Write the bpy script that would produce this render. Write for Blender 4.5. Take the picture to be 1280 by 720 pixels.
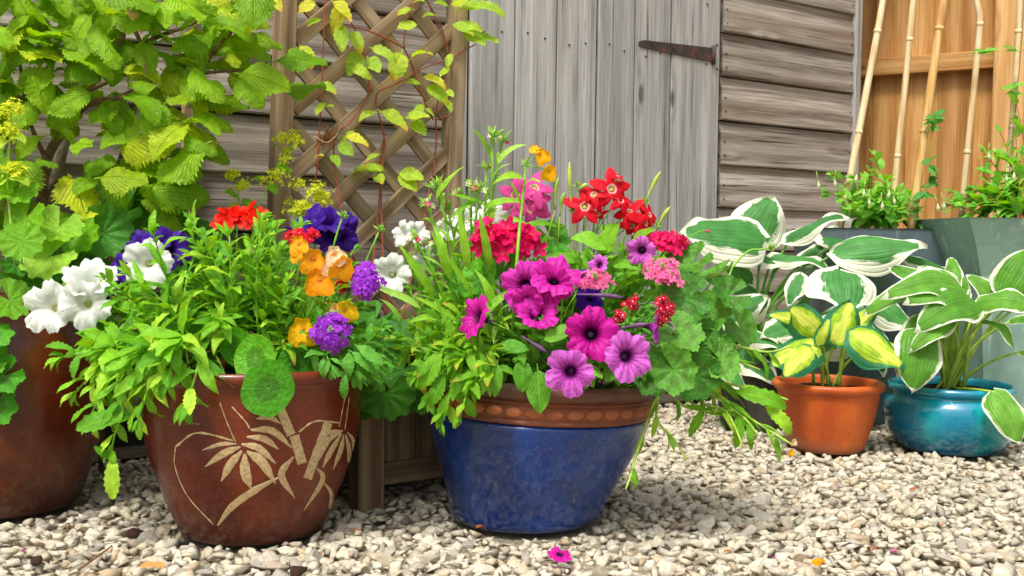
import bpy, bmesh, math, random
import numpy as np
from mathutils import Vector, Matrix, Euler

# ------------------------------------------------------------------ camera, light, exposure
scene = bpy.context.scene
for o in list(bpy.data.objects): bpy.data.objects.remove(o)
COL = scene.collection
FPX, CAMH, HORIZ, ROLL = 1350.0, 0.52, 300.0, math.radians(0.7)
PITCH = math.atan((360 - HORIZ) / FPX)
cam_d = bpy.data.cameras.new('camera'); cam = bpy.data.objects.new('camera', cam_d); COL.objects.link(cam)
cam_d.sensor_width = 36.0; cam_d.lens = 36.0 * FPX / 1280.0
cam_d.clip_start = 0.05; cam_d.clip_end = 300
CAMR = Matrix.Rotation(math.pi / 2 - PITCH, 4, 'X') @ Matrix.Rotation(ROLL, 4, 'Z')
cam.matrix_world = Matrix.Translation((0, 0, CAMH)) @ CAMR
cam_d.dof.use_dof = True; cam_d.dof.focus_distance = 2.05; cam_d.dof.aperture_fstop = 13.0
scene.camera = cam
scene.render.resolution_x, scene.render.resolution_y = 1024, 576

SUN_EL, SUN_AZ = 60.0, 205.0            # soft sun, behind and left of the camera (azimuth clockwise from +Y)
world = bpy.data.worlds.new('World'); scene.world = world; world.use_nodes = True
wn = world.node_tree; wn.nodes.clear()
wo = wn.nodes.new('ShaderNodeOutputWorld'); wb = wn.nodes.new('ShaderNodeBackground')
sk = wn.nodes.new('ShaderNodeTexSky'); sk.sky_type = 'NISHITA'; sk.sun_disc = False
sk.sun_elevation = math.radians(SUN_EL); sk.sun_rotation = math.radians(SUN_AZ)
sk.air_density = 1.0; sk.dust_density = 6.0; sk.ozone_density = 1.0
hs = wn.nodes.new('ShaderNodeHueSaturation'); hs.inputs['Saturation'].default_value = 0.35
wn.links.new(sk.outputs[0], hs.inputs['Color']); wn.links.new(hs.outputs[0], wb.inputs[0])
wb.inputs[1].default_value = 0.095
wn.links.new(wb.outputs[0], wo.inputs[0])
sun_d = bpy.data.lights.new('sun', 'SUN'); sun = bpy.data.objects.new('sun', sun_d); COL.objects.link(sun)
sun_d.energy = 1.5; sun_d.angle = math.radians(11); sun_d.color = (1.0, 0.96, 0.90)
_e, _a = math.radians(SUN_EL), math.radians(SUN_AZ)
sdir = Vector((math.cos(_e) * math.sin(_a), math.cos(_e) * math.cos(_a), math.sin(_e)))
sun.rotation_euler = sdir.to_track_quat('Z', 'Y').to_euler(); sun.location = sdir * 20
scene.view_settings.view_transform = 'Standard'; scene.view_settings.look = 'None'
scene.view_settings.gamma = 1.0; scene.view_settings.use_curve_mapping = False
scene.view_settings.exposure = 0.95

# ------------------------------------------------------------------ pixel -> place helpers
CAMP = Vector((0, 0, CAMH))
_R3 = CAMR.to_3x3()
def ray(px, py): return (_R3 @ Vector(((px - 640) / FPX, (360 - py) / FPX, -1.0))).normalized()
def at(px, py, Y):
    d = ray(px, py); return CAMP + d * (Y / d.y)
def ground(px, py, z=0.0):
    d = ray(px, py); return CAMP + d * ((z - CAMH) / d.z)
TH = math.radians(35.0)
WU = Vector((math.cos(TH), math.sin(TH), 0)); WN = Vector((math.sin(TH), -math.cos(TH), 0)); UP = Vector((0, 0, 1))
W0 = Vector((0.661, 3.57, 0))
def wall(px, py, off=0.0):
    d = ray(px, py); k = ((W0 + WN * off - CAMP).dot(WN)) / d.dot(WN); return CAMP + d * k
def wt(px, off=0.0): return (wall(px, 300, off) - W0).dot(WU)
def wallY(px): return wall(px, 300).y

# ------------------------------------------------------------------ object helpers
MW = {}                                     # world matrices kept by hand (no depsgraph needed)
def thing(name, label, cat, loc=(0, 0, 0), rot=None, group=None):
    o = bpy.data.objects.new(name, None); COL.objects.link(o); o.empty_display_size = 0.05
    M = Matrix.Translation(loc)
    if rot is not None: M = M @ rot.to_4x4()
    o.matrix_basis = M; MW[o.name] = M
    o['label'] = label; o['category'] = cat
    if group: o['group'] = group
    return o
def part(name, mesh, parent, M=None, mat=None):
    o = bpy.data.objects.new(name, mesh); COL.objects.link(o)
    M = Matrix.Identity(4) if M is None else M
    MW[o.name] = M
    if parent is not None:
        o.parent = parent; o.matrix_basis = MW[parent.name].inverted() @ M
    else: o.matrix_basis = M
    if mat is not None:
        if len(mesh.materials) == 0: mesh.materials.append(mat)
        elif mesh.materials[0] is not mat:
            o.material_slots[0].link = 'OBJECT'; o.material_slots[0].material = mat
    return o
def tag(o, label, cat, group=None):
    o['label'] = label; o['category'] = cat
    if group: o['group'] = group
    return o
def mk(name, verts, faces, mat=None, smooth=True, uvs=None):
    me = bpy.data.meshes.new(name)
    me.from_pydata([tuple(v) for v in verts], [], faces)
    if uvs is not None:
        lay = me.uv_layers.new(name='UVMap')
        idx = np.empty(len(me.loops), dtype=np.int32); me.loops.foreach_get('vertex_index', idx)
        lay.data.foreach_set('uv', np.asarray(uvs, dtype=np.float32)[idx].ravel())
    if smooth: me.polygons.foreach_set('use_smooth', np.ones(len(me.polygons), dtype=bool))
    if mat is not None: me.materials.append(mat)
    me.update(); return me
def frame(loc, d, n, s=1.0, sx=1.0):
    """matrix whose Y runs along d and whose Z leans to n"""
    y = Vector(d).normalized(); z = Vector(n) - y * Vector(n).dot(y)
    if z.length < 1e-4: z = Vector((0.3, -0.7, 0.6)) - y * Vector((0.3, -0.7, 0.6)).dot(y)
    z.normalize(); x = y.cross(z)
    M = Matrix((x * s * sx, y * s, z * s)).transposed().to_4x4(); M.translation = loc; return M
def face(loc, axis, s=1.0, roll=0.0):
    """matrix whose Z looks along axis (flowers)"""
    z = Vector(axis).normalized(); h = UP if abs(z.z) < 0.95 else Vector((0, 1, 0))
    x = h.cross(z).normalized(); y = z.cross(x)
    M = Matrix((x, y, z)).transposed().to_4x4() @ Matrix.Rotation(roll, 4, 'Z') @ Matrix.Scale(s, 4)
    M.translation = loc; return M
def tube_geo(pts, r0, r1, n=5):
    pts = [Vector(p) for p in pts]; V, F = [], []; m = len(pts)
    prev = None
    for i, p in enumerate(pts):
        t = (pts[min(i + 1, m - 1)] - pts[max(i - 1, 0)]).normalized()
        if prev is None:
            a = t.orthogonal().normalized()
        else:
            a = (prev - t * prev.dot(t)).normalized()
        prev = a; b = t.cross(a); r = r0 + (r1 - r0) * i / (m - 1)
        for k in range(n):
            an = 2 * math.pi * k / n; V.append(p + (a * math.cos(an) + b * math.sin(an)) * r)
    for i in range(m - 1):
        for k in range(n):
            k2 = (k + 1) % n; F.append((i * n + k, i * n + k2, (i + 1) * n + k2, (i + 1) * n + k))
    F.append(tuple(range(n))[::-1]); F.append(tuple(range((m - 1) * n, m * n)))
    return V, F
def curve3(a, c, b, n=7):
    a, b, c = Vector(a), Vector(b), Vector(c)
    return [a * (1 - t) ** 2 + c * 2 * t * (1 - t) + b * t * t for t in [i / n for i in range(n + 1)]]
def spline(pts, n=4):
    P = [Vector(p) for p in pts]; P = [P[0] * 2 - P[1]] + P + [P[-1] * 2 - P[-2]]; out = []
    for i in range(1, len(P) - 2):
        for k in range(n):
            t = k / n; a, b, c, d = P[i - 1], P[i], P[i + 1], P[i + 2]
            out.append(0.5 * ((2 * b) + (c - a) * t + (2 * a - 5 * b + 4 * c - d) * t * t + (3 * b - a - 3 * c + d) * t ** 3))
    out.append(P[-2]); return out
def stem(plant, pts, r0, r1, mat, name='stem', n=5):
    base = Vector(pts[0]); V, F = tube_geo([Vector(p) - base for p in pts], r0, r1, n)
    return part(name, mk(name, V, F, mat), plant, Matrix.Translation(base))
def lathe(name, prof, mat, n=72, warp=None):
    V, F = [], []
    for i, (r, z) in enumerate(prof):
        for k in range(n):
            a = 2 * math.pi * k / n; v = (r * math.cos(a), r * math.sin(a), z)
            V.append(warp(v, a) if warp else v)
    for i in range(len(prof) - 1):
        for k in range(n):
            k2 = (k + 1) % n; F.append((i * n + k, i * n + k2, (i + 1) * n + k2, (i + 1) * n + k))
    if prof[0][0] > 1e-3: F.append(tuple(range(n))[::-1])
    return mk(name, V, F, mat)
def smoothprof(pts, n=4):
    return [(p.x, p.y) for p in spline([(a, b, 0) for a, b in pts], n)]
def box_geo(sx, sy, sz, c=(0, 0, 0), bev=0.0):
    """bevelled box as an octagonal-ish prism: chamfer on the four long (X) edges"""
    x, y, z = sx / 2, sy / 2, sz / 2; b = min(bev, y * .6, z * .6)
    if b <= 0: sec = [(-y, -z), (y, -z), (y, z), (-y, z)]
    else: sec = [(-y + b, -z), (y - b, -z), (y, -z + b), (y, z - b), (y - b, z), (-y + b, z), (-y, z - b), (-y, -z + b)]
    V, F = [], []; m = len(sec)
    for xx in (-x, x):
        for (a, d) in sec: V.append((c[0] + xx, c[1] + a, c[2] + d))
    for k in range(m): F.append((k, (k + 1) % m, m + (k + 1) % m, m + k))
    F = [f[::-1] for f in F]
    F.append(tuple(range(m))); F.append(tuple(range(m, 2 * m))[::-1])
    return V, F
def plank(name, L, W, T, mat, bev=0.002, seed=0, warp=0.0):
    """plank along local X, width along Z, thickness along Y"""
    r = random.Random(seed); nseg = 6; V, F = [], []
    y, z, b = T / 2, W / 2, min(bev, T * .3)
    sec = [(-y + b, -z), (y - b, -z), (y, -z + b), (y, z - b), (y - b, z), (-y + b, z), (-y, z - b), (-y, -z + b)]; m = 8
    ph = r.random() * 6
    for i in range(nseg + 1):
        xx = -L / 2 + L * i / nseg; dy = warp * math.sin(ph + i * 1.1); dz = warp * .5 * math.sin(ph * 2 + i * .9)
        for (a, d) in sec: V.append((xx, a + dy, d + dz))
    for i in range(nseg):
        for k in range(m): F.append((i * m + k, (i + 1) * m + k, (i + 1) * m + (k + 1) % m, i * m + (k + 1) % m))
    F.append(tuple(range(m))); F.append(tuple(range(nseg * m, nseg * m + m))[::-1])
    return mk(name, V, F, mat, smooth=False)

# ------------------------------------------------------------------ node helper
class NT:
    def __init__(s, name):
        s.m = bpy.data.materials.new(name); s.m.use_nodes = True; s.t = s.m.node_tree; s.t.nodes.clear()
        s.out = s.t.nodes.new('ShaderNodeOutputMaterial')
    def n(s, kind, **kw):
        nd = s.t.nodes.new('ShaderNode' + kind)
        for k, v in kw.items(): setattr(nd, k, v)
        return nd
    def put(s, sock, v):
        if isinstance(v, bpy.types.NodeSocket): s.t.links.new(v, sock)
        elif v is not None:
            if sock.type == 'RGBA' and len(v) == 3: v = (*v, 1)
            sock.default_value = v
    def math(s, op, a, b=None, c=None, clamp=False):
        nd = s.n('Math', operation=op, use_clamp=clamp); s.put(nd.inputs[0], a)
        if b is not None: s.put(nd.inputs[1], b)
        if c is not None: s.put(nd.inputs[2], c)
        return nd.outputs[0]
    def mix(s, f, a, b, blend='MIX'):
        nd = s.n('MixRGB', blend_type=blend); s.put(nd.inputs[0], f); s.put(nd.inputs[1], a); s.put(nd.inputs[2], b); return nd.outputs[0]
    def rng(s, v, a, b, c=0.0, d=1.0, smooth=True):
        nd = s.n('MapRange', interpolation_type='SMOOTHSTEP' if smooth else 'LINEAR')
        s.put(nd.inputs[0], v); nd.inputs[1].default_value = a; nd.inputs[2].default_value = b
        nd.inputs[3].default_value = c; nd.inputs[4].default_value = d; return nd.outputs[0]
    def ramp(s, f, stops):
        nd = s.n('ValToRGB'); el = nd.color_ramp.elements
        while len(el) < len(stops): el.new(0.5)
        for e, (p, c) in zip(el, stops): e.position = p; e.color = (*c, 1)
        s.put(nd.inputs[0], f); return nd.outputs[0]
    def noise(s, vec, scale, detail=3.0, rough=.55, dist=0.0, dim='3D'):
        nd = s.n('TexNoise', noise_dimensions=dim)
        if vec is not None: s.put(nd.inputs['Vector'], vec)
        nd.inputs['Scale'].default_value = scale; nd.inputs['Detail'].default_value = detail
        nd.inputs['Roughness'].default_value = rough; nd.inputs['Distortion'].default_value = dist
        return nd.outputs['Fac']
    def coord(s, k='Object'): return s.n('TexCoord').outputs[k]
    def vmul(s, v, sc, off=None):
        nd = s.n('Mapping'); s.put(nd.inputs[0], v); nd.inputs[3].default_value = sc
        if off is not None: s.put(nd.inputs[1], off)
        return nd.outputs[0]
    def rnd(s):
        a = s.n('ObjectInfo').outputs['Random']; b = s.n('NewGeometry').outputs['Random Per Island']
        return s.math('FRACT', s.math('ADD', a, b))
    def bump(s, h, st=0.3, d=0.01, normal=None):
        nd = s.n('Bump'); s.put(nd.inputs['Height'], h); nd.inputs['Strength'].default_value = st; nd.inputs['Distance'].default_value = d
        if normal is not None: s.put(nd.inputs['Normal'], normal)
        return nd.outputs[0]
    def pbr(s, col, rough=.5, normal=None, spec=.4, coat=0, metal=0, sheen=0):
        p = s.n('BsdfPrincipled'); s.put(p.inputs['Base Color'], col); s.put(p.inputs['Roughness'], rough)
        p.inputs['Specular IOR Level'].default_value = spec; p.inputs['Coat Weight'].default_value = coat
        p.inputs['Coat Roughness'].default_value = .08
        s.put(p.inputs['Metallic'], metal)
        if normal is not None: s.put(p.inputs['Normal'], normal)
        return p.outputs[0]
    def done(s, sh): s.t.links.new(sh, s.out.inputs[0]); return s.m
    def uv(s):
        sp = s.n('SeparateXYZ'); s.put(sp.inputs[0], s.n('UVMap').outputs[0]); return sp.outputs[0], sp.outputs[1]

def hexl(h):
    return tuple(((int(h[i:i + 2], 16) / 255) ** 2.2) for i in (0, 2, 4))

# ------------------------------------------------------------------ materials: wood, clay, stone, metal
def wood_mat(name, cols, grain=26.0, rough=.85, knots=True, crack=.5, tint=.25, green=0.0, warpa=9.0, ringa=.18, fiba=.45):
    g = NT(name); co = g.coord('Object')
    rnd = g.n('ObjectInfo').outputs['Random']
    offs = g.n('CombineXYZ'); g.put(offs.inputs[0], g.math('MULTIPLY', rnd, 37.0)); g.put(offs.inputs[2], g.math('MULTIPLY', rnd, 11.0))
    v0 = g.n('VectorMath', operation='ADD'); g.put(v0.inputs[0], co); g.put(v0.inputs[1], offs.outputs[0]); v = v0.outputs[0]
    # knots
    vk = g.n('TexVoronoi', feature='F1'); g.put(vk.inputs['Vector'], g.vmul(v, (2.3, 4.0, 8.0))); vk.inputs['Scale'].default_value = 1.0
    kd = vk.outputs['Distance']; kn = g.rng(kd, 0.0, 0.24, 1.0, 0.0)
    warp = g.noise(g.vmul(v, (1.6, 5, 5)), 1.0, 2)
    sp = g.n('SeparateXYZ'); g.put(sp.inputs[0], v)
    across = g.math('ADD', sp.outputs[2], g.math('MULTIPLY', sp.outputs[1], .6))
    a = g.math('ADD', g.math('MULTIPLY', across, grain * 5), g.math('MULTIPLY', warp, warpa))
    if knots: a = g.math('ADD', a, g.math('MULTIPLY', kn, 6.0))
    ring = g.math('ADD', g.math('MULTIPLY', g.math('SINE', a), .5), .5)
    fib = g.noise(g.vmul(v, (4, 160, 160)), 1.0, 5, .7)
    streak = g.noise(g.vmul(v, (1.1, 22, 22)), 1.0, 4, .6)
    f = g.math('ADD', g.math('MULTIPLY', ring, ringa), g.math('ADD', g.math('MULTIPLY', fib, fiba), g.math('MULTIPLY', streak, .5)))
    col = g.ramp(f, [(.30, cols[0]), (.52, cols[1]), (.66, cols[2]), (.85, cols[3])])
    big = g.noise(g.vmul(v, (1.2, 5, 5)), 1.0, 3)
    col = g.mix(g.rng(big, .45, .75, 0, tint), col, cols[4])
    val = g.math('ADD', g.math('MULTIPLY', rnd, .30), .85)
    hv = g.n('HueSaturation'); g.put(hv.inputs['Value'], val); g.put(hv.inputs['Color'], col); col = hv.outputs[0]
    cr = g.rng(g.noise(g.vmul(v, (2.2, 90, 90)), 1.0, 3, .6), .62, .70, 0, crack)
    col = g.mix(cr, col, tuple(c * .25 for c in cols[0]))
    if knots: col = g.mix(g.rng(kd, .045, .10, .75, 0), col, tuple(c * .35 for c in cols[0]))
    if green > 0:
        gm = g.rng(g.noise(g.vmul(v, (3, 3, 3)), 1.0, 3), .5, .7, 0, green); col = g.mix(gm, col, (.10, .12, .05))
    h = g.math('SUBTRACT', g.math('ADD', g.math('MULTIPLY', fib, .5), g.math('MULTIPLY', ring, .35)), g.math('MULTIPLY', cr, .9))
    return g.done(g.pbr(col, rough, g.bump(h, .55, .004), spec=.25))
GREYW = wood_mat('weathered_grey_wood', [hexl('57544f'), hexl('95938f'), hexl('b2b0ac'), hexl('d0cec8'), hexl('9a9386')], warpa=2.5, ringa=.08, fiba=.62, grain=20, crack=.6)
BOARDW = wood_mat('weathered_brown_grey_wood', [hexl('2e2822'), hexl('685e54'), hexl('8e8479'), hexl('b6ada1'), hexl('735c48')], grain=20, tint=.55, warpa=5.0, ringa=.14, fiba=.75, crack=.7)
TRELW = wood_mat('trellis_wood', [hexl('5a4632'), hexl('8b7358'), hexl('a58d70'), hexl('bda88c'), hexl('8c8270')], grain=30, knots=True, crack=.25, tint=.5, green=.15)
PLANTW = wood_mat('planter_wood', [hexl('3a2d22'), hexl('63503e'), hexl('7d6952'), hexl('95826a'), hexl('5c5240')], grain=28, crack=.4, green=.3)
FENCEW = wood_mat('fence_wood', [hexl('74481f'), hexl('a06e3a'), hexl('b6834a'), hexl('cd9f66'), hexl('8a5c2e')], grain=16, crack=.3, tint=.5, rough=.75, fiba=.7)
FENCEP = wood_mat('fence_post_wood', [hexl('a2713f'), hexl('c99a62'), hexl('d8ab74'), hexl('e6c08e'), hexl('bb8a52')], grain=14, crack=.2, tint=.3, rough=.75)

def simple(name, col, rough=.6, var=.25, scale=30, bump=.2, spec=.4, metal=0, coat=0):
    g = NT(name); co = g.coord('Object'); nz = g.noise(co, scale, 4)
    c = g.mix(g.rng(nz, .3, .7), tuple(x * (1 - var) for x in col), tuple(min(1, x * (1 + var)) for x in col))
    return g.done(g.pbr(c, rough, g.bump(nz, bump, .003), spec=spec, metal=metal, coat=coat))
IRON = None
g = NT('rusty_iron'); co = g.coord('Object'); nz = g.noise(co, 22, 5); n2 = g.noise(co, 90, 3)
IRON = g.done(g.pbr(g.ramp(nz, [(.3, hexl('35383c')), (.5, hexl('4e423e')), (.62, hexl('65443a')), (.8, hexl('7a5a4c'))]), .65, g.bump(n2, .4, .002), spec=.4, metal=.35))
NAIL = simple('dark_nail', (.03, .028, .026), .7)
DARK = simple('shed_inside', (.03, .028, .025), .95)
FELT = simple('roof_felt', (.05, .055, .05), .95, .3, 60)
TWINE = simple('twine', (.45, .36, .22), .9)

def glaze(name, c_main, c_dark, c_light, rough=.18, coat=.5, vert=1.0, speck=None, spk=.5, bumpst=.08, low=None, dirta=.2):
    g = NT(name); co = g.coord('Object')
    st = g.noise(g.vmul(co, (9, 9, 2.2 * vert)), 1.0, 5, .6, .4)
    bl = g.noise(co, 7, 4, .6)
    c = g.mix(g.rng(st, .34, .66), c_dark, c_main); c = g.mix(g.rng(bl, .48, .72, 0, .75), c, c_light)
    fine = g.noise(co, 260, 2); c = g.mix(g.rng(fine, .35, .7, 0, .35), c, tuple(x * .45 for x in c_main))
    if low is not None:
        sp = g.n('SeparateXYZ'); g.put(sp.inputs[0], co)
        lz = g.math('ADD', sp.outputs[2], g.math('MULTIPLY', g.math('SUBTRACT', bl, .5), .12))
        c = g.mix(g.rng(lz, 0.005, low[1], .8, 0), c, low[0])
    if speck is not None:
        vs = g.n('TexVoronoi'); g.put(vs.inputs['Vector'], co); vs.inputs['Scale'].default_value = 170
        sc = g.n('SeparateXYZ'); g.put(sc.inputs[0], vs.outputs['Color'])
        c = g.mix(g.math('MULTIPLY', g.rng(vs.outputs['Distance'], .10, .28, 1, 0), g.rng(sc.outputs[0], .62, .8, 0, spk)), c, speck)
    dirt = g.noise(g.vmul(co, (1, 1, 1.6)), 14, 6, .65)
    r = g.rng(dirt, .4, .75, rough, min(1, rough + .38))
    c = g.mix(g.rng(dirt, .58, .8, 0, dirta), c, (.30, .26, .21))
    h = g.math('ADD', g.math('MULTIPLY', g.noise(co, 60, 3), 1.0), g.math('MULTIPLY', fine, .3))
    return g.done(g.pbr(c, r, g.bump(h, bumpst, .004), spec=.45, coat=coat))
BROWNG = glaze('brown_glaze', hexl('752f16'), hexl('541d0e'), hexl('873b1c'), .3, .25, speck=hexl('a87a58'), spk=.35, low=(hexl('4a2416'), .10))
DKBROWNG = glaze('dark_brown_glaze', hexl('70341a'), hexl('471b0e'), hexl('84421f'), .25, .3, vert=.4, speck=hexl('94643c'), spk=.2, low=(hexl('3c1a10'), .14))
BLUEG = glaze('blue_glaze', hexl('163f88'), hexl('142f64'), hexl('1c4c9e'), .14, .6, speck=hexl('8a94a0'), spk=.45, bumpst=.12, dirta=.10)
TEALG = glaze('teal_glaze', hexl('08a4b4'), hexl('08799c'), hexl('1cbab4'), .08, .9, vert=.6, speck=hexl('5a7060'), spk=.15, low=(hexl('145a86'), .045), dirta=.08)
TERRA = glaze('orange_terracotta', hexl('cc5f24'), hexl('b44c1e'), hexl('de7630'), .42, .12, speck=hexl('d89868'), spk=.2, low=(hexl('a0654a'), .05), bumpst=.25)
RIMB = glaze('rim_brown_clay', hexl('6e4636'), hexl('4f332a'), hexl('8a5a44'), .38, .1, bumpst=.2)
BANDT = glaze('band_terracotta', hexl('8a4e34'), hexl('6e3d2a'), hexl('a05c3a'), .5, .05, bumpst=.25)
BEAD = glaze('bead_terracotta', hexl('b8683f'), hexl('9a5434'), hexl('c87a4c'), .5, .05, bumpst=.25)
SLIP = simple('cream_slip', hexl('c8ac80'), .8, .22, 180, .5, spec=.2)
DKPOT = glaze('dark_grey_pot', hexl('4a4640'), hexl('35322e'), hexl('5a544c'), .6, 0)
def galv(name, a, b, c):
    g = NT(name); co = g.coord('Object'); n1 = g.noise(co, 5, 4); n2 = g.noise(co, 26, 5, .65, .6)
    k = g.mix(g.rng(n1, .35, .65), a, b); k = g.mix(g.rng(n2, .5, .75, 0, .5), k, c)
    sc = g.rng(g.noise(g.vmul(co, (30, 30, 3)), 1, 3), .60, .68, 0, .35); k = g.mix(sc, k, tuple(x * 1.5 for x in c))
    return g.done(g.pbr(k, g.rng(n2, .3, .7, .42, .62), g.bump(n2, .12, .003), spec=.5, metal=.15))
GALV = galv('pale_green_zinc', hexl('86a89c'), hexl('9cbaae'), hexl('b4c8c0'))
GALVD = galv('dark_blue_zinc', hexl('53636b'), hexl('65757c'), hexl('7d8b8e'))
SOIL = None
g = NT('potting_soil'); co = g.coord('Object'); nz = g.noise(co, 60, 6, .7); n2 = g.noise(co, 160, 3)
SOIL = g.done(g.pbr(g.ramp(nz, [(.3, (.012, .009, .007)), (.55, (.04, .028, .02)), (.75, (.10, .075, .05))]), .95, g.bump(nz, 1.0, .02), spec=.15))

g = NT('gravel_stone'); co = g.coord('Object'); geo = g.n('NewGeometry')
rr = g.rnd(); pos = geo.outputs['Position']
base = g.ramp(rr, [(0, hexl('9d968a')), (.12, hexl('bbb3a2')), (.28, hexl('cbc2aa')), (.45, hexl('c2b498')), (.55, hexl('d2cab2')), (.72, hexl('cdc7b4')), (.86, hexl('dad0b8')), (.95, hexl('b99f7e')), (1, hexl('9b9488'))])
nz = g.noise(pos, 95, 5, .65); n2 = g.noise(pos, 400, 3, .6)
base = g.mix(g.rng(nz, .38, .66, .0, .55), base, hexl('968c7c'))
base = g.mix(g.rng(g.noise(pos, 1.4, 3), .55, .75, 0, .35), base, hexl('8e9078'))
base = g.mix(g.rng(n2, .60, .72, 0, .35), base, hexl('dcd6c4'))
GRAVEL = g.done(g.pbr(base, .85, g.bump(g.math('ADD', nz, g.math('MULTIPLY', n2, .4)), .5, .004), spec=.25))
g = NT('gravel_bed'); co = g.coord('Object'); nz = g.noise(co, 55, 6, .7)
BED = g.done(g.pbr(g.ramp(nz, [(.3, hexl('7a7262')), (.5, hexl('a0967f')), (.7, hexl('c0b69c'))]), .95, g.bump(nz, .8, .02), spec=.2))
BARK = simple('shrub_bark', hexl('7a5f4c'), .8, .45, 70, .6)
GREYBARK = simple('grey_bark', hexl('8f8272'), .85, .35, 60, .6)
CANE = None
g = NT('bamboo_cane'); co = g.coord('Object'); nz = g.noise(g.vmul(co, (60, 60, 4)), 1, 4)
CANE = g.done(g.pbr(g.ramp(nz, [(.3, hexl('b58546')), (.5, hexl('d3a866')), (.7, hexl('e3c089'))]), .4, g.bump(nz, .2, .002), spec=.5))
CANEP = None
g = NT('pale_cane'); co = g.coord('Object'); nz = g.noise(g.vmul(co, (60, 60, 4)), 1, 4)
CANEP = g.done(g.pbr(g.ramp(nz, [(.3, hexl('c09a68')), (.5, hexl('dcc090')), (.7, hexl('ead6b0'))]), .45, g.bump(nz, .2, .002), spec=.45))

# ------------------------------------------------------------------ materials: leaves, petals
def leaf_mat(name, c1, c2, vein=None, freq=9.0, slant=.45, rough=.38, trans=.32, kind='pinnate', bumpst=.35, young=None, zone=None, margin=None, mwid=.72, blot=None, veinmix=.35, redge=None, mnoise=.95):
    g = NT(name); u, v = g.uv(); rnd = g.rnd()
    col = g.mix(rnd, c1, c2)
    r2 = g.math('FRACT', g.math('MULTIPLY', rnd, 7.31))
    if kind == 'radial': veinmix = min(veinmix, .10)
    if young is not None: col = g.mix(g.rng(r2, .72, .95, 0, .85), col, young)
    co = g.coord('Object'); offs = g.n('CombineXYZ'); g.put(offs.inputs[0], g.math('MULTIPLY', rnd, 50.0))
    va = g.n('VectorMath', operation='ADD'); g.put(va.inputs[0], co); g.put(va.inputs[1], offs.outputs[0]); pv = va.outputs[0]
    nz = g.noise(pv, 6.0, 4)
    hv = g.n('HueSaturation'); g.put(hv.inputs['Value'], g.rng(nz, .25, .75, .78, 1.22)); g.put(hv.inputs['Color'], col); col = hv.outputs[0]
    vein = vein or tuple(min(1, x * 1.7 + .03) for x in c2)
    if kind == 'radial':
        s = v
        a = g.math('MULTIPLY', u, freq); tri = g.math('ABSOLUTE', g.math('SUBTRACT', g.math('FRACT', a), .5))
        vm = g.rng(g.math('MULTIPLY', tri, v), .006, .03, 1, 0)
        if zone is not None:
            zc, z0, z1, zs = zone
            zz = g.math('ADD', v, g.math('MULTIPLY', g.math('SUBTRACT', nz, .5), .10))
            zm = g.math('MULTIPLY', g.rng(zz, z0 - .1, z0, 0, zs), g.rng(zz, z1, z1 + .1, 1, 0)); col = g.mix(zm, col, zc)
    else:
        s = g.math('ABSOLUTE', g.math('SUBTRACT', g.math('MULTIPLY', u, 2.0), 1.0))
        if kind == 'parallel':
            a = g.math('MULTIPLY', s, freq); tri = g.math('ABSOLUTE', g.math('SUBTRACT', g.math('FRACT', a), .5)); vm = g.rng(tri, .03, .22, 1, 0)
        else:
            a = g.math('SUBTRACT', g.math('MULTIPLY', v, freq), g.math('MULTIPLY', s, freq * slant))
            tri = g.math('ABSOLUTE', g.math('SUBTRACT', g.math('FRACT', a), .5)); vm = g.rng(tri, .02, .12, 1, 0)
        mid = g.rng(s, .02, .09, 1, 0); vm = g.math('MAXIMUM', vm, mid)
    if margin is not None:
        n3 = g.noise(g.vmul(pv, (9, 2.5, 3)), 1.0, 3, .6)
        e = g.math('ADD', s, g.math('MULTIPLY', g.math('SUBTRACT', n3, .5), mnoise))
        e = g.math('MAXIMUM', e, g.math('MULTIPLY', g.rng(v, .80, 1.0), 1.2))
        e = g.math('ADD', e, g.math('MULTIPLY', g.math('SUBTRACT', g.noise(g.vmul(pv, (40, 9, 9)), 1.0, 2), .5), .16)); mm = g.rng(e, mwid - .05, mwid + .07)
        if blot is not None:
            inner = g.rng(g.math('ADD', s, g.math('MULTIPLY', g.math('SUBTRACT', n3, .5), 1.6)), .22, .42, 1, 0); col = g.mix(inner, col, blot)
        col = g.mix(g.math('MULTIPLY', vm, veinmix * .8), col, vein)
        col = g.mix(mm, col, margin)
    else:
        col = g.mix(g.math('MULTIPLY', vm, veinmix), col, vein)
    if redge is not None: col = g.mix(g.math('MULTIPLY', g.rng(g.math('ADD', v, g.math('MULTIPLY', nz, .5)), .95, 1.25), g.rng(r2, .5, .8)), col, redge)
    back = g.n('NewGeometry').outputs['Backfacing']
    colb = g.mix(g.math('MULTIPLY', back, .4), col, tuple(min(1, .6 * a_ + .12) for a_ in c2))
    h = g.math('SUBTRACT', g.math('MULTIPLY', nz, .25), vm)
    p = g.pbr(colb, rough + .05, g.bump(h, bumpst, .05), spec=.27)
    t = g.n('BsdfTranslucent'); tc = g.n('HueSaturation'); tc.inputs['Saturation'].default_value = 1.15; tc.inputs['Value'].default_value = 1.5
    g.put(tc.inputs['Color'], g.mix(.25, col, (.45, .5, .02))); g.put(t.inputs['Color'], tc.outputs[0])
    ms = g.n('MixShader'); ms.inputs[0].default_value = trans
    g.t.links.new(p, ms.inputs[1]); g.t.links.new(t.outputs[0], ms.inputs[2])
    return g.done(ms.outputs[0])
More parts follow.
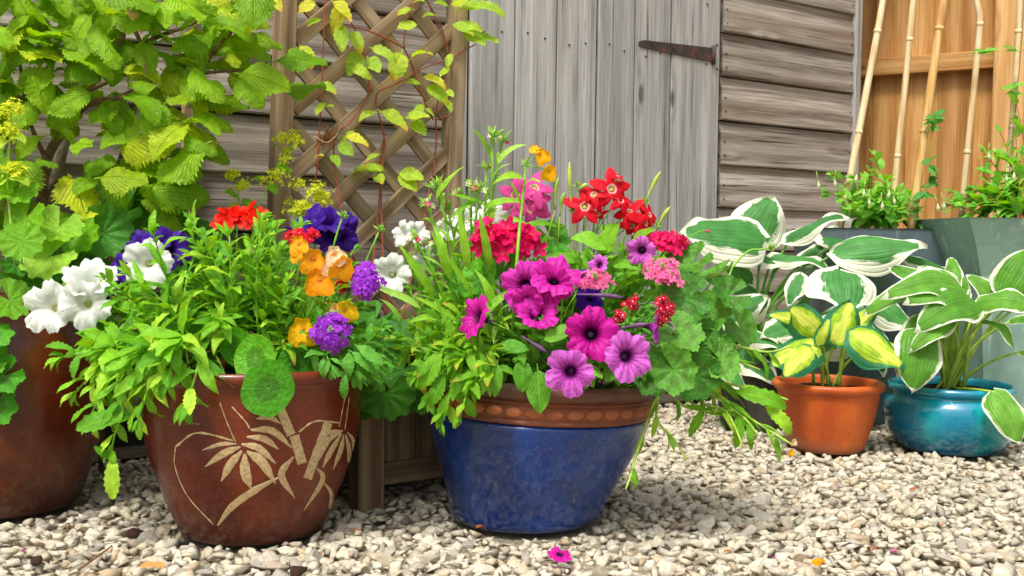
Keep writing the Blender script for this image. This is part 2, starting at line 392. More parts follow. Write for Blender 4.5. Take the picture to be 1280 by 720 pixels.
def petal_mat(name, c1, c2, throat=None, tw=.22, vein=None, vf=22, vs=.5, ring=None, rough=.5, edge=None, trans=.3):
    g = NT(name); u, v = g.uv(); rnd = g.n('ObjectInfo').outputs['Random']
    col = g.mix(rnd, c1, c2)
    if edge is not None: col = g.mix(g.rng(v, .35, 1.0, 0, .8), col, edge)
    co = g.coord('Object'); nz = g.noise(co, 3.5, 3)
    hv = g.n('HueSaturation'); g.put(hv.inputs['Value'], g.rng(nz, .3, .7, .85, 1.12)); g.put(hv.inputs['Color'], col); col = hv.outputs[0]
    a = g.math('ADD', g.math('MULTIPLY', u, vf), g.math('MULTIPLY', g.noise(co, 5, 3), 1.6))
    tri = g.math('ABSOLUTE', g.math('SUBTRACT', g.math('FRACT', a), .5)); vm = g.rng(tri, .02, .16, 1, 0)
    if vein is not None: col = g.mix(g.math('MULTIPLY', vm, g.rng(v, .1, 1.0, vs, vs * .45)), col, vein)
    if ring is not None:
        col = g.mix(g.math('MULTIPLY', g.rng(v, .12, .17), g.rng(v, .21, .26, 1, 0)), col, ring)
    if throat is not None: col = g.mix(g.rng(g.math('ADD', v, g.math('MULTIPLY', vm, -.08)), tw * .35, tw, 1, 0), col, throat)
    p = g.pbr(col, rough, g.bump(vm, .25, .04), spec=.2)
    t = g.n('BsdfTranslucent'); g.put(t.inputs['Color'], col)
    ms = g.n('MixShader'); ms.inputs[0].default_value = trans
    g.t.links.new(p, ms.inputs[1]); g.t.links.new(t.outputs[0], ms.inputs[2]); return g.done(ms.outputs[0])

L_SHRUB = leaf_mat('shrub_leaf', hexl('6a9c18'), hexl('9cc826'), freq=9, slant=.55, young=hexl('d0d830'), trans=.38, bumpst=.7, veinmix=.2)
L_LANCE = leaf_mat('lance_leaf', hexl('4c921a'), hexl('86c22c'), freq=7, slant=.8, young=hexl('b6dc44'), trans=.32)
L_LANCE2 = leaf_mat('lance_leaf_deep', hexl('55941a'), hexl('7db62a'), freq=7, slant=.8, young=hexl('aacc38'), trans=.34, redge=hexl('c9a040'))
L_WILLIAM = leaf_mat('narrow_leaf', hexl('70ae26'), hexl('98cc3c'), freq=3, slant=2, young=hexl('aedc66'), trans=.34)
L_OVATE = leaf_mat('petunia_leaf', hexl('4b8f24'), hexl('70b034'), freq=6, slant=.6, trans=.28)
L_VERB = leaf_mat('verbena_leaf', hexl('4c9230'), hexl('6bae40'), freq=7, slant=.6, trans=.28)
L_NICO = leaf_mat('nicotiana_leaf', hexl('5c9f28'), hexl('84be38'), freq=6, slant=.6, trans=.32)
L_GER = leaf_mat('geranium_leaf', hexl('3c7626'), hexl('629c38'), kind='radial', freq=7, trans=.2, zone=(hexl('46502a'), .44, .60, .35))
L_GERP = leaf_mat('plain_geranium_leaf', hexl('43901c'), hexl('68b02c'), kind='radial', freq=7, trans=.24, zone=(hexl('3c5c22'), .12, .42, .55))
L_ALCH = leaf_mat('mantle_leaf', hexl('5a9a20'), hexl('84bc2a'), kind='radial', freq=9, trans=.38, young=hexl('a8d446'))
L_ALCHD = leaf_mat('mantle_leaf_dull', hexl('3a7628'), hexl('549430'), kind='radial', freq=9, trans=.3)
L_CREEP = leaf_mat('creeper_leaf', hexl('90bb34'), hexl('b2cf40'), freq=6, slant=.7, young=hexl('d8d23e'), trans=.42, redge=hexl('e0a030'))
L_FUCH = leaf_mat('fuchsia_leaf', hexl('5da534'), hexl('86c84a'), freq=6, slant=.6, young=hexl('a9da62'), trans=.36)
L_IVY = leaf_mat('vine_leaf', hexl('3f8438'), hexl('5ca046'), freq=5, slant=.6, trans=.28)
H_BIG = leaf_mat('white_edged_hosta', hexl('3c7a3e'), hexl('4f8e48'), vein=hexl('356c38'), kind='parallel', freq=6, margin=hexl('eef0d8'), mwid=.60, trans=.2, bumpst=.3, rough=.4, mnoise=.8, veinmix=.15)
H_GOLD = leaf_mat('gold_hosta', hexl('9cc22e'), hexl('bcd43e'), vein=hexl('7aa428'), kind='parallel', freq=6, margin=hexl('2f7d58'), mwid=.66, trans=.28, bumpst=.3, blot=hexl('dfe566'), rough=.36, mnoise=.5, veinmix=.2)
H_GREEN = leaf_mat('narrow_edged_hosta', hexl('568f30'), hexl('74ac42'), vein=hexl('4a8028'), kind='parallel', freq=6, margin=hexl('f1f3dc'), mwid=.84, trans=.24, bumpst=.4, rough=.38, mnoise=.5, veinmix=.18)
S_GREEN = simple('green_stem', hexl('7db83c'), .5, .25, 40)
S_DEEP = simple('deep_green_stem', hexl('5f9a35'), .5, .25, 40)
S_PALE = simple('pale_stalk', hexl('a6c552'), .45, .25, 30)
S_RED = simple('red_stem', hexl('9a4a34'), .5, .35, 40)
S_BROWN = simple('brown_twig', hexl('7c5a3e'), .75, .35, 60)
F_MAG = petal_mat('magenta_petunia', hexl('cc0f92'), hexl('d838b4'), throat=hexl('33082c'), tw=.52, vein=hexl('6a0652'), vs=.95, vf=17)
F_PINKP = petal_mat('pink_violet_petunia', hexl('c742bc'), hexl('d65cca'), throat=hexl('3e0a40'), tw=.50, vein=hexl('701066'), vs=1.0, vf=17, edge=hexl('dd74d8'))
F_VIO = petal_mat('violet_petunia', hexl('3c1684'), hexl('4b2198'), throat=hexl('1c0838'), tw=.3, vein=hexl('2a0c62'), vs=.6, vf=24)
F_WHITE = petal_mat('white_petunia', hexl('e2e5de'), hexl('eceee8'), throat=hexl('c4cc60'), tw=.2, vein=hexl('dfe6d4'), vs=.5, vf=24)
F_RED = petal_mat('red_nicotiana', hexl('d20c22'), hexl('e41a30'), throat=hexl('5a1020'), tw=.11, ring=hexl('eab8b4'), vein=hexl('a00818'), vs=.35, vf=25)
F_PINKN = petal_mat('pink_nicotiana', hexl('e43a98'), hexl('ee62b0'), throat=hexl('6a7018'), tw=.11, ring=hexl('c8cc80'), vein=hexl('c01870'), vs=.4, vf=25)
F_CRIM = petal_mat('crimson_geranium', hexl('e00a5a'), hexl('ec2470'), throat=hexl('e8504a'), tw=.25, vein=hexl('b00440'), vs=.3, vf=20)
F_SCAR = petal_mat('scarlet_geranium', hexl('ee1f14'), hexl('f8321e'), throat=hexl('c01010'), tw=.2, vein=hexl('c8100c'), vs=.3, vf=20)
F_ORNG = petal_mat('orange_nemesia', hexl('fb9a10'), hexl('fdb422'), throat=hexl('e8741a'), tw=.3, vein=hexl('f08408'), vs=.3, vf=16)
F_ORPK = petal_mat('peach_nemesia', hexl('f6c88a'), hexl('fbe0b8'), throat=hexl('e88a3a'), tw=.35, vein=hexl('f0a860'), vs=.4, vf=16)
F_YELL = petal_mat('yellow_nemesia', hexl('ffb60c'), hexl('ffc81e'), throat=hexl('e89010'), tw=.25, vein=hexl('f09c08'), vs=.3, vf=16)
F_PURV = petal_mat('purple_verbena', hexl('8c26bc'), hexl('b044dc'), throat=hexl('d4a8e8'), tw=.11)
F_PNKV = petal_mat('pink_verbena', hexl('f2609c'), hexl('f884b0'), throat=hexl('b02468'), tw=.22)
F_REDV = petal_mat('red_verbena', hexl('d41426'), hexl('e42434'), throat=hexl('f0d0c8'), tw=.14)
F_CRMV = petal_mat('crimson_white_verbena', hexl('b80c30'), hexl('cc1840'), throat=hexl('f4dcdc'), tw=.2)
F_LIME = petal_mat('lime_flower', hexl('dfe83a'), hexl('f0f24e'), trans=.5)
F_BUDW = petal_mat('pale_bud', hexl('dfe8b0'), hexl('f0f0c8'), trans=.35)
F_BUDG = simple('green_bud', hexl('98c458'), .5, .25, 60)
F_DKBUD = simple('dark_violet_tube', hexl('5c3a62'), .5, .4, 40)
F_PKBUD = simple('pink_bud', hexl('c8486a'), .5, .3, 60)
F_DRY = simple('dry_leaf', hexl('a5643a'), .85, .35, 60)
F_YOUNG = simple('young_pink_leaf', hexl('d2a088'), .5, .2, 20)
F_STAM = simple('yellow_stamen', hexl('d8b840'), .6, .2, 60)

# ------------------------------------------------------------------ leaf and flower meshes (length or radius 1)
def ab(a, b):
    tm = a / (a + b); mx = tm ** a * (1 - tm) ** b
    return lambda t: (max(t, 1e-4) ** a * max(1 - t, 0) ** b) / mx
def leaf_mesh(name, width, shape, nl=7, nw=1, teeth=0, tooth=.12, fold=.25, bend=.5, wave=.0, pleat=0.0, npl=8, cord=0.0, pet=.12, pr=.014, seed=0, twist=0.0, cup=0.0, rib=0.0):
    r = random.Random(seed); ph = r.random() * 6; ph2 = r.random() * 6
    if teeth: nl = teeth * 2
    V, F, U = [], [], []; cols = 2 * nw + 1
    y = z = 0.0; prev = 0
    for i in range(nl + 1):
        t = i / nl; an = -bend * t + bend * .28
        if i: y += math.cos(an) / nl; z += math.sin(an) / nl
        w = max(width * .5 * shape(t), .004 if t > .5 else .012)
        tw = twist * t
        for j in range(-nw, nw + 1):
            s = j / nw; ww = w
            if teeth and abs(j) == nw and 0 < i < nl: ww = w * (1 + (tooth if i % 2 else -tooth * .6))
            x = s * ww
            dz = fold * abs(x) - cup * (x * x) / max(width, .05) * 2 + wave * math.sin(ph + t * 9 + (1.5 if s > 0 else 0)) * s * s * width
            dz += pleat * math.cos((t * npl - abs(s) * npl * .45) * 2 * math.pi) * (.3 + abs(s)) * w
            if rib: dz += rib * math.cos(j * math.pi) * min(1, 4 * t) * (1 - t)
            yy = y - cord * abs(s) ** 1.5 * math.exp(-t / .16) * width * .5
            if teeth and abs(j) == nw and i % 2: yy += .3 / nl
            xx, zz = x * math.cos(tw) - dz * math.sin(tw), x * math.sin(tw) + dz * math.cos(tw)
            V.append((xx, yy, z + zz)); U.append((.5 + .5 * s, t))
    for i in range(nl):
        for j in range(cols - 1):
            a = i * cols + j; F.append((a, a + 1, a + cols + 1, a + cols))
    if pet > 0:                                     # petiole joins the blade at its base
        k = len(V); pz = -.25 * pet
        for (px_, pz_) in ((-pr, 0), (pr, 0), (0, -pr * 1.6)): V.append((px_, 0.02, pz_)); U.append((.5, 0))
        for (px_, pz_) in ((-pr, pz), (pr, pz), (0, pz - pr * 1.6)): V.append((px_, -pet, pz_)); U.append((.5, 0))
        F += [(k, k + 1, k + 4, k + 3), (k + 1, k + 2, k + 5, k + 4), (k + 2, k, k + 3, k + 5)]
    return mk(name, V, F, None, True, U)
def round_leaf(name, lobes=7, lobe=.08, scal=.03, ns=28, cup=.25, pleat=.07, na=56, nr=4, gap=.25, seed=0, droop=0.0):
    r = random.Random(seed); V, F, U = [(0, 0, 0)], [], [(0, 0)]
    ph = [r.uniform(-.05, .05) for _ in range(lobes + 1)]
    for k in range(nr):
        s = (k + 1) / nr
        for i in range(na + 1):
            f = i / na; a = -math.pi + gap + (2 * math.pi - 2 * gap) * f
            R = 1 + lobe * (math.cos((f * lobes - .5) * 2 * math.pi)) + (scal * math.cos(f * ns * 2 * math.pi) if k == nr - 1 else 0) + .06 * math.sin(f * 11 + seed)
            R *= 1 + ph[int(f * lobes)] * .6
            x, y = math.sin(a) * R * s, math.cos(a) * R * s
            z = cup * s * s + pleat * s * math.cos((f * lobes) * 2 * math.pi) - droop * s ** 3 + .06 * s * s * math.sin(a * 2 + seed)
            V.append((x, y, z)); U.append((f, s))
    n = na + 1
    for i in range(na): F.append((0, 1 + i, 2 + i))
    for k in range(nr - 1):
        for i in range(na):
            a = 1 + k * n + i; F.append((a, a + n, a + n + 1, a + 1))
    F = [tuple(reversed(f)) for f in F]
    return mk(name, V, F, None, True, U)
def disc_flower(name, R, Z, na=40, nr=7, s0=.06, mod=None):
    """polar petals: R(s,a) radius, Z(s,a) height"""
    V, F, U = [], [], []
    for k in range(nr + 1):
        s = s0 + (1 - s0) * k / nr
        for i in range(na):
            a = 2 * math.pi * i / na; rr = R(s, a)
            V.append((rr * math.cos(a), rr * math.sin(a), Z(s, a))); U.append((i / na, s))
    for k in range(nr):
        for i in range(na):
            i2 = (i + 1) % na; F.append((k * na + i, k * na + i2, (k + 1) * na + i2, (k + 1) * na + i))
    F.append(tuple(range(na))[::-1])
    return mk(name, V, F, None, True, U)
def petunia_mesh(seed, flat=1.0):
    r = random.Random(seed); p1, p2, p3 = [r.random() * 6 for _ in range(3)]; pl = [r.uniform(.92, 1.07) for _ in range(5)]; pz = [r.uniform(-.10, .08) for _ in range(5)]
    def lobe(a): return pl[int(((a + math.pi / 5) % (2 * math.pi)) / (2 * math.pi / 5))], pz[int(((a + math.pi / 5) % (2 * math.pi)) / (2 * math.pi / 5))]
    def R(s, a):
        k = max(0, -math.cos(5 * a)); o = s ** 5
        lob = 1 + o * ((lobe(a)[0] - 1) * (1 - k) + .05 * math.cos(5 * a) - .15 * k ** 8 + .035 * math.sin(13 * a + p1) + .03 * math.sin(23 * a + p2))
        return (.09 + .91 * s ** 1.35) * lob
    def Z(s, a):
        k = max(0, -math.cos(5 * a))
        return -.85 * (1 - s) ** 2.4 * flat - .12 * s ** 3 + s ** 3 * (lobe(a)[1] * (1 - k) + .05 * math.sin(8 * a + p1) + .045 * math.sin(14 * a + p2)) + .07 * s * s * math.cos(5 * a) - .05 * s * k ** 6
    return disc_flower('petunia_flower', R, Z, 70, 9)
PETUNIA = [petunia_mesh(i, f) for i, f in enumerate((1, 1.15, .85, 1.3))]
def cone_tube(name, L, r0, r1, n=8):
    V, F = tube_geo([(0, 0, -.62), (0, 0, -.62 - L * .4), (0, .02, -.62 - L * .8), (0, .03, -.62 - L)], r0, r1, n); return mk(name, V, F)
PTUBE = cone_tube('flower_tube', .85, .125, .06)
def calyx_mesh():
    V, F = [], []
    for k in range(5):
        a = 2 * math.pi * k / 5; c, s = math.cos(a), math.sin(a); b = len(V)
        V += [(c * .05 - s * .04, s * .05 + c * .04, -1.5), (c * .05 + s * .04, s * .05 - c * .04, -1.5), (c * .14 + s * .05, s * .14 - c * .05, -1.2), (c * .14 - s * .05, s * .14 + c * .05, -1.2), (c * .22, s * .22, -.9)]
        F += [(b, b + 1, b + 2, b + 3), (b + 3, b + 2, b + 4)]
    return mk('calyx', V, F)
CALYX = calyx_mesh()
def star_mesh(seed):
    r = random.Random(seed); pl = [r.uniform(.88, 1.1) for _ in range(5)]; pz = [r.uniform(-.28, .06) for _ in range(5)]
    def part_(a):
        q = ((a + math.pi / 5) % (2 * math.pi)) / (2 * math.pi / 5); k = int(q); return k, abs(q - k - .5) * 2
    def R(s, a):
        k, x = part_(a); m = .26 + .76 * max(0, 1 - x) ** .62 * pl[k]
        return s * (1 - s ** 1.5 + m * s ** 1.5) if s > .12 else s
    def Z(s, a):
        k, x = part_(a); return -.3 * max(0, .14 - s) / .14 + pz[k] * s * s * (1 - x * .5) + .10 * s * x - .08 * s ** 3
    return disc_flower('star_flower', R, Z, 60, 6, .03)
STAR = [star_mesh(i) for i in range(3)]
def floret_mesh(seed, notch=0.0, n=5, dip=.55, cup=.18):
    r = random.Random(seed)
    def R(s, a):
        c = abs(math.cos(n / 2 * a)); m = dip + (1 - dip) * c ** .5 - notch * max(0, math.cos(n * a)) ** 8
        return s * (1 - s * s + m * s * s)
    def Z(s, a): return cup * s * s + .05 * s * math.sin(a * 3 + seed)
    return disc_flower('floret', R, Z, 20, 3, .05)
GFLORET = [floret_mesh(i, 0, 5, .5, .22) for i in range(2)]; VFLORET = [floret_mesh(5 + i, .16, 5, .45, .02) for i in range(2)]
def nemesia_mesh(seed):
    r = random.Random(seed); q = r.random() * 6
    def R(s, a):
        d = a - 1.5 * math.pi; lower = max(0, math.cos((d + math.pi) % (2 * math.pi) - math.pi))
        base = .62 + .42 * lower ** .5
        lob = 1 + (.14 * math.cos(6 * a + .6) if lower < .2 else .14 * math.cos(4 * d + math.pi))
        return s * (1 - s * s * (1 - base * lob))
    def Z(s, a):
        d = a - 1.5 * math.pi; lower = max(0, math.cos(d))
        return .30 * s * s - .42 * s ** 3 * lower + .06 * s * s * math.sin(4 * a + q)
    return disc_flower('lipped_flower', R, Z, 36, 5, .05)
NEMES = [nemesia_mesh(i) for i in range(3)]
def bud_cluster(seed, n=16, length=.9, wid=.12, spread=1.0):
    r = random.Random(seed); V, F, U = [], [], []
    for k in range(n):
        th = r.random() * 6.283; el = r.uniform(.1, 1.3) * spread
        d = Vector((math.sin(el) * math.cos(th), math.sin(el) * math.sin(th), math.cos(el))); L = length * r.uniform(.6, 1.1)
        a = d.orthogonal().normalized(); b = d.cross(a); base = d * .12
        i0 = len(V)
        for (t, w) in ((0, .5), (.45, 1), (1, .02)):
            for q in range(3):
                an = 2.094 * q; V.append(base + d * L * t + (a * math.cos(an) + b * math.sin(an)) * wid * w * .6); U.append((.5, t))
        for lv in range(2):
            for q in range(3):
                q2 = (q + 1) % 3; F.append((i0 + lv * 3 + q, i0 + lv * 3 + q2, i0 + lv * 3 + 3 + q2, i0 + lv * 3 + 3 + q))
    return mk('bud_cluster', V, F, None, True, U)
BUDS = [bud_cluster(i) for i in range(3)]; TIGHT = [bud_cluster(10 + i, 22, .8, .26, 1.1) for i in range(2)]
def lime_cluster(seed, n=46):
    r = random.Random(seed); V, F, U = [], [], []
    for k in range(n):
        c = Vector((r.gauss(0, .42), r.gauss(0, .42), r.gauss(0, .28))); ax = (c + Vector((0, -.5, .9))).normalized()
        a = ax.orthogonal().normalized(); b = ax.cross(a); i0 = len(V); s = r.uniform(.22, .36)
        V.append(c - ax * .05); U.append((0, 0))
        for q in range(8):
            an = q * math.pi / 4; rr = s if q % 2 == 0 else s * .42
            V.append(c + (a * math.cos(an) + b * math.sin(an)) * rr + ax * (.05 if q % 2 == 0 else 0)); U.append((q / 8, 1))
        for q in range(8): F.append((i0, i0 + 1 + q, i0 + 1 + (q + 1) % 8))
    return mk('flower_cluster', V, F, None, False, U)
LIME = [lime_cluster(i) for i in range(4)]
def drop_mesh():
    prof = [(.01, 0), (.12, -.1), (.10, -.25), (.22, -.5), (.27, -.75), (.18, -1.0), (.02, -1.25)]; n = 8; V, F, U = [], [], []
    for (r, z) in prof:
        for k in range(n): V.append((r * math.cos(k * 6.2832 / n), r * math.sin(k * 6.2832 / n), z)); U.append((k / n, .6))
    for i in range(len(prof) - 1):
        for k in range(n): F.append((i * n + k, i * n + (k + 1) % n, (i + 1) * n + (k + 1) % n, (i + 1) * n + k))
    return mk('bud', V, F, None, True, U)
DROP = drop_mesh()

SH = [leaf_mesh('shrub_leaf', w, ab(.55, .74), teeth=13, nw=3, tooth=.12, fold=f, bend=b, wave=.10, pleat=.05, npl=9, pet=.16, seed=i, cup=c) for i, (w, f, b, c) in enumerate(((.62, .15, .6, .2), (.55, .25, .9, 0), (.70, .1, .45, .4), (.5, .3, 1.1, 0), (.66, -.1, .7, .5)))]
LN = [leaf_mesh('lance_leaf', w, ab(.75, .9), nl=9, nw=1, fold=f, bend=b, wave=.14, pet=.08, seed=i, twist=tw) for i, (w, f, b, tw) in enumerate(((.27, .4, .7, .2), (.32, .3, 1.1, -.3), (.24, .5, .4, .4), (.30, .35, 1.5, 0), (.35, .25, .9, .2)))]
TL = [leaf_mesh('toothed_leaf', w, ab(.8, .75), teeth=7, nw=1, tooth=.14, fold=f, bend=b, wave=.1, pet=.1, seed=i, twist=tw) for i, (w, f, b, tw) in enumerate(((.34, .3, .7, .2), (.40, .2, 1.0, -.2), (.3, .4, 1.3, .3)))]
NL = [leaf_mesh('narrow_leaf', w, ab(.5, .9), nl=8, nw=1, fold=f, bend=b, wave=.1, pet=.03, seed=i, twist=tw) for i, (w, f, b, tw) in enumerate(((.13, .5, .8, .4), (.16, .4, 1.3, -.3), (.11, .5, .4, .2), (.18, .4, 1.8, .5)))]
OV = [leaf_mesh('ovate_leaf', w, ab(.55, .8), nl=8, nw=2, fold=f, bend=b, wave=.06, pet=.14, seed=i, cup=.2) for i, (w, f, b) in enumerate(((.52, .2, .6), (.46, .3, .9), (.58, .15, .4)))]
CR = [leaf_mesh('creeper_leaf', w, ab(.6, .8), teeth=6, nw=1, tooth=.10, fold=f, bend=b, wave=.08, pet=.15, seed=i) for i, (w, f, b) in enumerate(((.46, .25, .7), (.40, .3, 1.1), (.5, .2, .4)))]
HO = [leaf_mesh('hosta_leaf', w, ab(.42, .92), nl=16, nw=6, fold=f, bend=b, wave=wv, cord=.35, pet=.0, seed=i, cup=c, rib=.008) for i, (w, f, b, wv, c) in enumerate(((.62, .30, .7, .10, .9), (.58, .45, .9, .12, .7), (.72, .25, .6, .10, .9), (.50, .4, 1.2, .14, .6)))]
HN = [leaf_mesh('hosta_leaf', w, ab(.46, .92), nl=16, nw=6, fold=f, bend=b, wave=wv, cord=.25, pet=.0, seed=i + 9, cup=c, rib=.008) for i, (w, f, b, wv, c) in enumerate(((.48, .5, 1.2, .14, .6), (.42, .55, 1.5, .16, .4), (.54, .4, 1.0, .12, .8)))]
GE = [round_leaf('geranium_leaf', 7, .08, .035, 28, c, .03, seed=i, gap=g_, droop=d) for i, (c, g_, d) in enumerate(((.25, .2, .1), (.12, .12, .25), (.35, .25, 0)))]
GR = [round_leaf('round_geranium_leaf', 5, .025, .012, 30, c, .015, seed=i + 20, gap=.0, droop=d) for i, (c, d) in enumerate(((.12, .1), (.2, .05)))]
AL = [round_leaf('mantle_leaf', 9, .07, .035, 45, c, .025, na=72, seed=i + 4, gap=.35) for i, c in enumerate((.22, .35, .1))]

# ------------------------------------------------------------------ generic plant growing
def place_leaf(plant, mesh, mat, base, d, n, L, name='leaf', sx=1.0):
    return part(name, mesh, plant, frame(base, d, n, L, sx), mat)
def jit(r, v, a): return Vector((v[0] + r.uniform(-a, a), v[1] + r.uniform(-a, a), v[2] + r.uniform(-a, a)))
def shoot(plant, r, root, tip, meshes, mat, smat, nleaf=12, L=(.04, .06), t0=.25, ang=.9, sr=.0022, mode='spiral', bow=.05, top=3, bowdir=None, tipscale=.55, rim=None):
    root, tip = Vector(root), Vector(tip); v = tip - root
    c = root.lerp(tip, .5) + (Vector(bowdir) * bow if bowdir is not None else Vector((r.uniform(-1, 1), r.uniform(-1, 1), .8)).normalized() * bow)
    if tip.z < root.z + .03: c = root + Vector((v.x * .45, v.y * .45, abs(v.z) * .25 + .06))
    pts = curve3(root, c, tip, 7)
    if rim is not None:
        rc, rr_, rz_ = rim; h = Vector((tip.x - rc.x, tip.y - rc.y, 0))
        if tip.z < rz_ + .05 and h.length > .05:
            u = h.normalized(); L_ = max(h.length, rr_ + .028 + .02 * r.random()); tip = Vector((rc.x, rc.y, tip.z)) + u * L_
            over = Vector((rc.x, rc.y, max(rz_ + .018 + .02 * r.random(), tip.z + .012))) + u * (rr_ + .004)
            sp_ = spline([root, over, tip], 4); sp_ = [sp_[min(len(sp_) - 1, round(i * (len(sp_) - 1) / 7))] for i in range(8)]; pts = sp_; t0 = max(t0, .45)
    stem(plant, pts, sr, sr * .55, smat)
    def pos(t):
        k = min(int(t * 7), 6); f = t * 7 - k; return pts[k].lerp(pts[k + 1], f), (pts[k + 1] - pts[k]).normalized()
    phi = r.random() * 6.28
    for i in range(nleaf):
        t = t0 + (1 - t0) * (i + r.random() * .5) / nleaf
        p, d = pos(min(t, .999)); a = d.orthogonal().normalized(); b = d.cross(a)
        phi += 2.4 if mode == 'spiral' else (math.pi if i % 2 else math.pi / 2 + r.uniform(-.3, .3))
        side = a * math.cos(phi) + b * math.sin(phi)
        an = ang * (1.15 - .55 * t) + r.uniform(-.15, .15)
        ld = d * math.cos(an) + side * math.sin(an)
        sc = r.uniform(*L) * (1 - (1 - tipscale) * max(0, (t - .55) / .45))
        n = (UP * 1.0 + Vector((0, -.35, 0)) + d * .4 - side * .1)
        place_leaf(plant, r.choice(meshes), mat, p, ld, jit(r, n, .3), sc)
    for i in range(top):
        p, d = pos(.995); a = d.orthogonal().normalized(); b = d.cross(a); phi += 2.1
        ld = d * .9 + (a * math.cos(phi) + b * math.sin(phi)) * r.uniform(.25, .6)
        place_leaf(plant, r.choice(meshes), mat, p, ld, jit(r, -d * 0 + UP + Vector((0, -.6, 0)), .3), L[0] * r.uniform(.35, .7))
    return pts
def stalk_to(plant, r, root, tip, smat, sr=.0016, bow=.03, end=None):
    root, tip = Vector(root), Vector(tip); c = root.lerp(tip, .55) + Vector((r.uniform(-1, 1) * bow, r.uniform(-1, 1) * bow, bow))
    if end is not None: c = tip - Vector(end).normalized() * (tip - root).length * .4
    return stem(plant, curve3(root, c, tip, 6), sr, sr * .8, smat)
def petunia(plant, r, px, py, Y, rad, axis, mat, root, tubemat, smat=None, mesh=None, roll=None, flat=1.0):
    rad *= 1.10; p = at(px, py, Y); M = face(p, axis, rad, r.random() * 6 if roll is None else roll)
    if flat != 1.0: M = M @ Matrix.Diagonal((1, flat, 1, 1))
    f = part('flower', mesh or r.choice(PETUNIA), plant, M, mat)
    part('tube', PTUBE, f, M, tubemat); part('calyx', CALYX, f, M, S_GREEN)
    back = p - Vector(axis).normalized() * rad * 1.42
    stalk_to(plant, r, root, back, smat or S_GREEN, .0016, end=axis)
    return f
def umbel(plant, r, px, py, Y, rx, rz, meshes, mat, root, fl, n, smat=S_DEEP, axis=(0, -.75, .65), centre=None):
    c = at(px, py, Y); ax = Vector(axis).normalized()
    stalk_to(plant, r, root, c - ax * .012, smat, .0018)
    V, F = tube_geo([c * 0, ax * .004, ax * .010], .002, .006, 6)
    head = part('flower_head', mk('flower_head', V, F, smat), plant, Matrix.Translation(c - ax * .012))
    a = Vector((1, 0, 0)); b = ax.cross(a).normalized(); a = b.cross(ax)
    for k in range(n):
        f = math.sqrt((k + .5) / n); th = k * 2.39996
        ux, uy = f * math.cos(th), f * math.sin(th); h = math.sqrt(max(0, 1 - f * f * .92))
        p = c + a * ux * rx + b * uy * rz + ax * (h * min(rx, rz) * .55 - .006 + r.uniform(-.004, .004))
        nrm = (a * ux * .6 + b * uy * .6 + ax * (h + .25)).normalized()
        part('floret', r.choice(meshes), head, face(jit(r, p, fl * .34), jit(r, nrm, .45), fl * r.uniform(.85, 1.12), r.random() * 6), mat)
    if centre is not None: part('bud_cluster', TIGHT[0], head, face(c + ax * min(rx, rz) * .5, ax, rx * .32, 0), centre)
    return head
def star(plant, r, px, py, Y, rad, axis, mat, root, tmat, mesh=None, roll=None):
    rad *= 1.15; p = at(px, py, Y); M = face(p, axis, rad, r.random() * 6 if roll is None else roll)
    f = part('flower', mesh or r.choice(STAR), plant, M, mat)
    V, F = tube_geo([(0, 0, -.1), (0, .05, -.9), (0, .1, -1.7)], .12, .06, 6); part('tube', mk('tube', V, F, tmat), f, M)
    stalk_to(plant, r, root, p - Vector(axis).normalized() * rad * 1.7, S_GREEN, .0016, end=axis); return f
def nemesia(plant, r, px, py, Y, rad, axis, mat, root, roll=0.0):
    rad *= 1.2; p = at(px, py, Y); M = face(p, axis, rad, roll)
    f = part('flower', r.choice(NEMES), plant, M, mat); part('stamens', TIGHT[1], f, M @ Matrix.Scale(.16, 4), F_STAM)
    stalk_to(plant, r, root, p - Vector(axis).normalized() * rad * .25, S_GREEN, .0012); return f
def rleaf(plant, r, px, py, Y, rad, nrm, root, mat, meshes=GE, smat=S_GREEN, rolldir=None):
    p = at(px, py, Y); d = Vector(rolldir) if rolldir is not None else Vector((r.uniform(-1, 1), r.uniform(-.4, .2), r.uniform(-1, .1)))
    stalk_to(plant, r, root, p, smat, .0019, .03, end=nrm)
    return part('leaf', r.choice(meshes), plant, frame(p + Vector(nrm).normalized() * .001, d, nrm, rad), mat)
#MARK_SETTING
# ================================================================== SETTING
POTS = dict(brown=(ground(316, 661), .12), blue=(ground(656, 644), .14), left=(ground(8, 630), .135), orange=(ground(1033, 561), .095), teal=(ground(1187, 560), .13))
PB, PL, PK, PO, PT = POTS['brown'][0], POTS['blue'][0], POTS['left'][0], POTS['orange'][0], POTS['teal'][0]

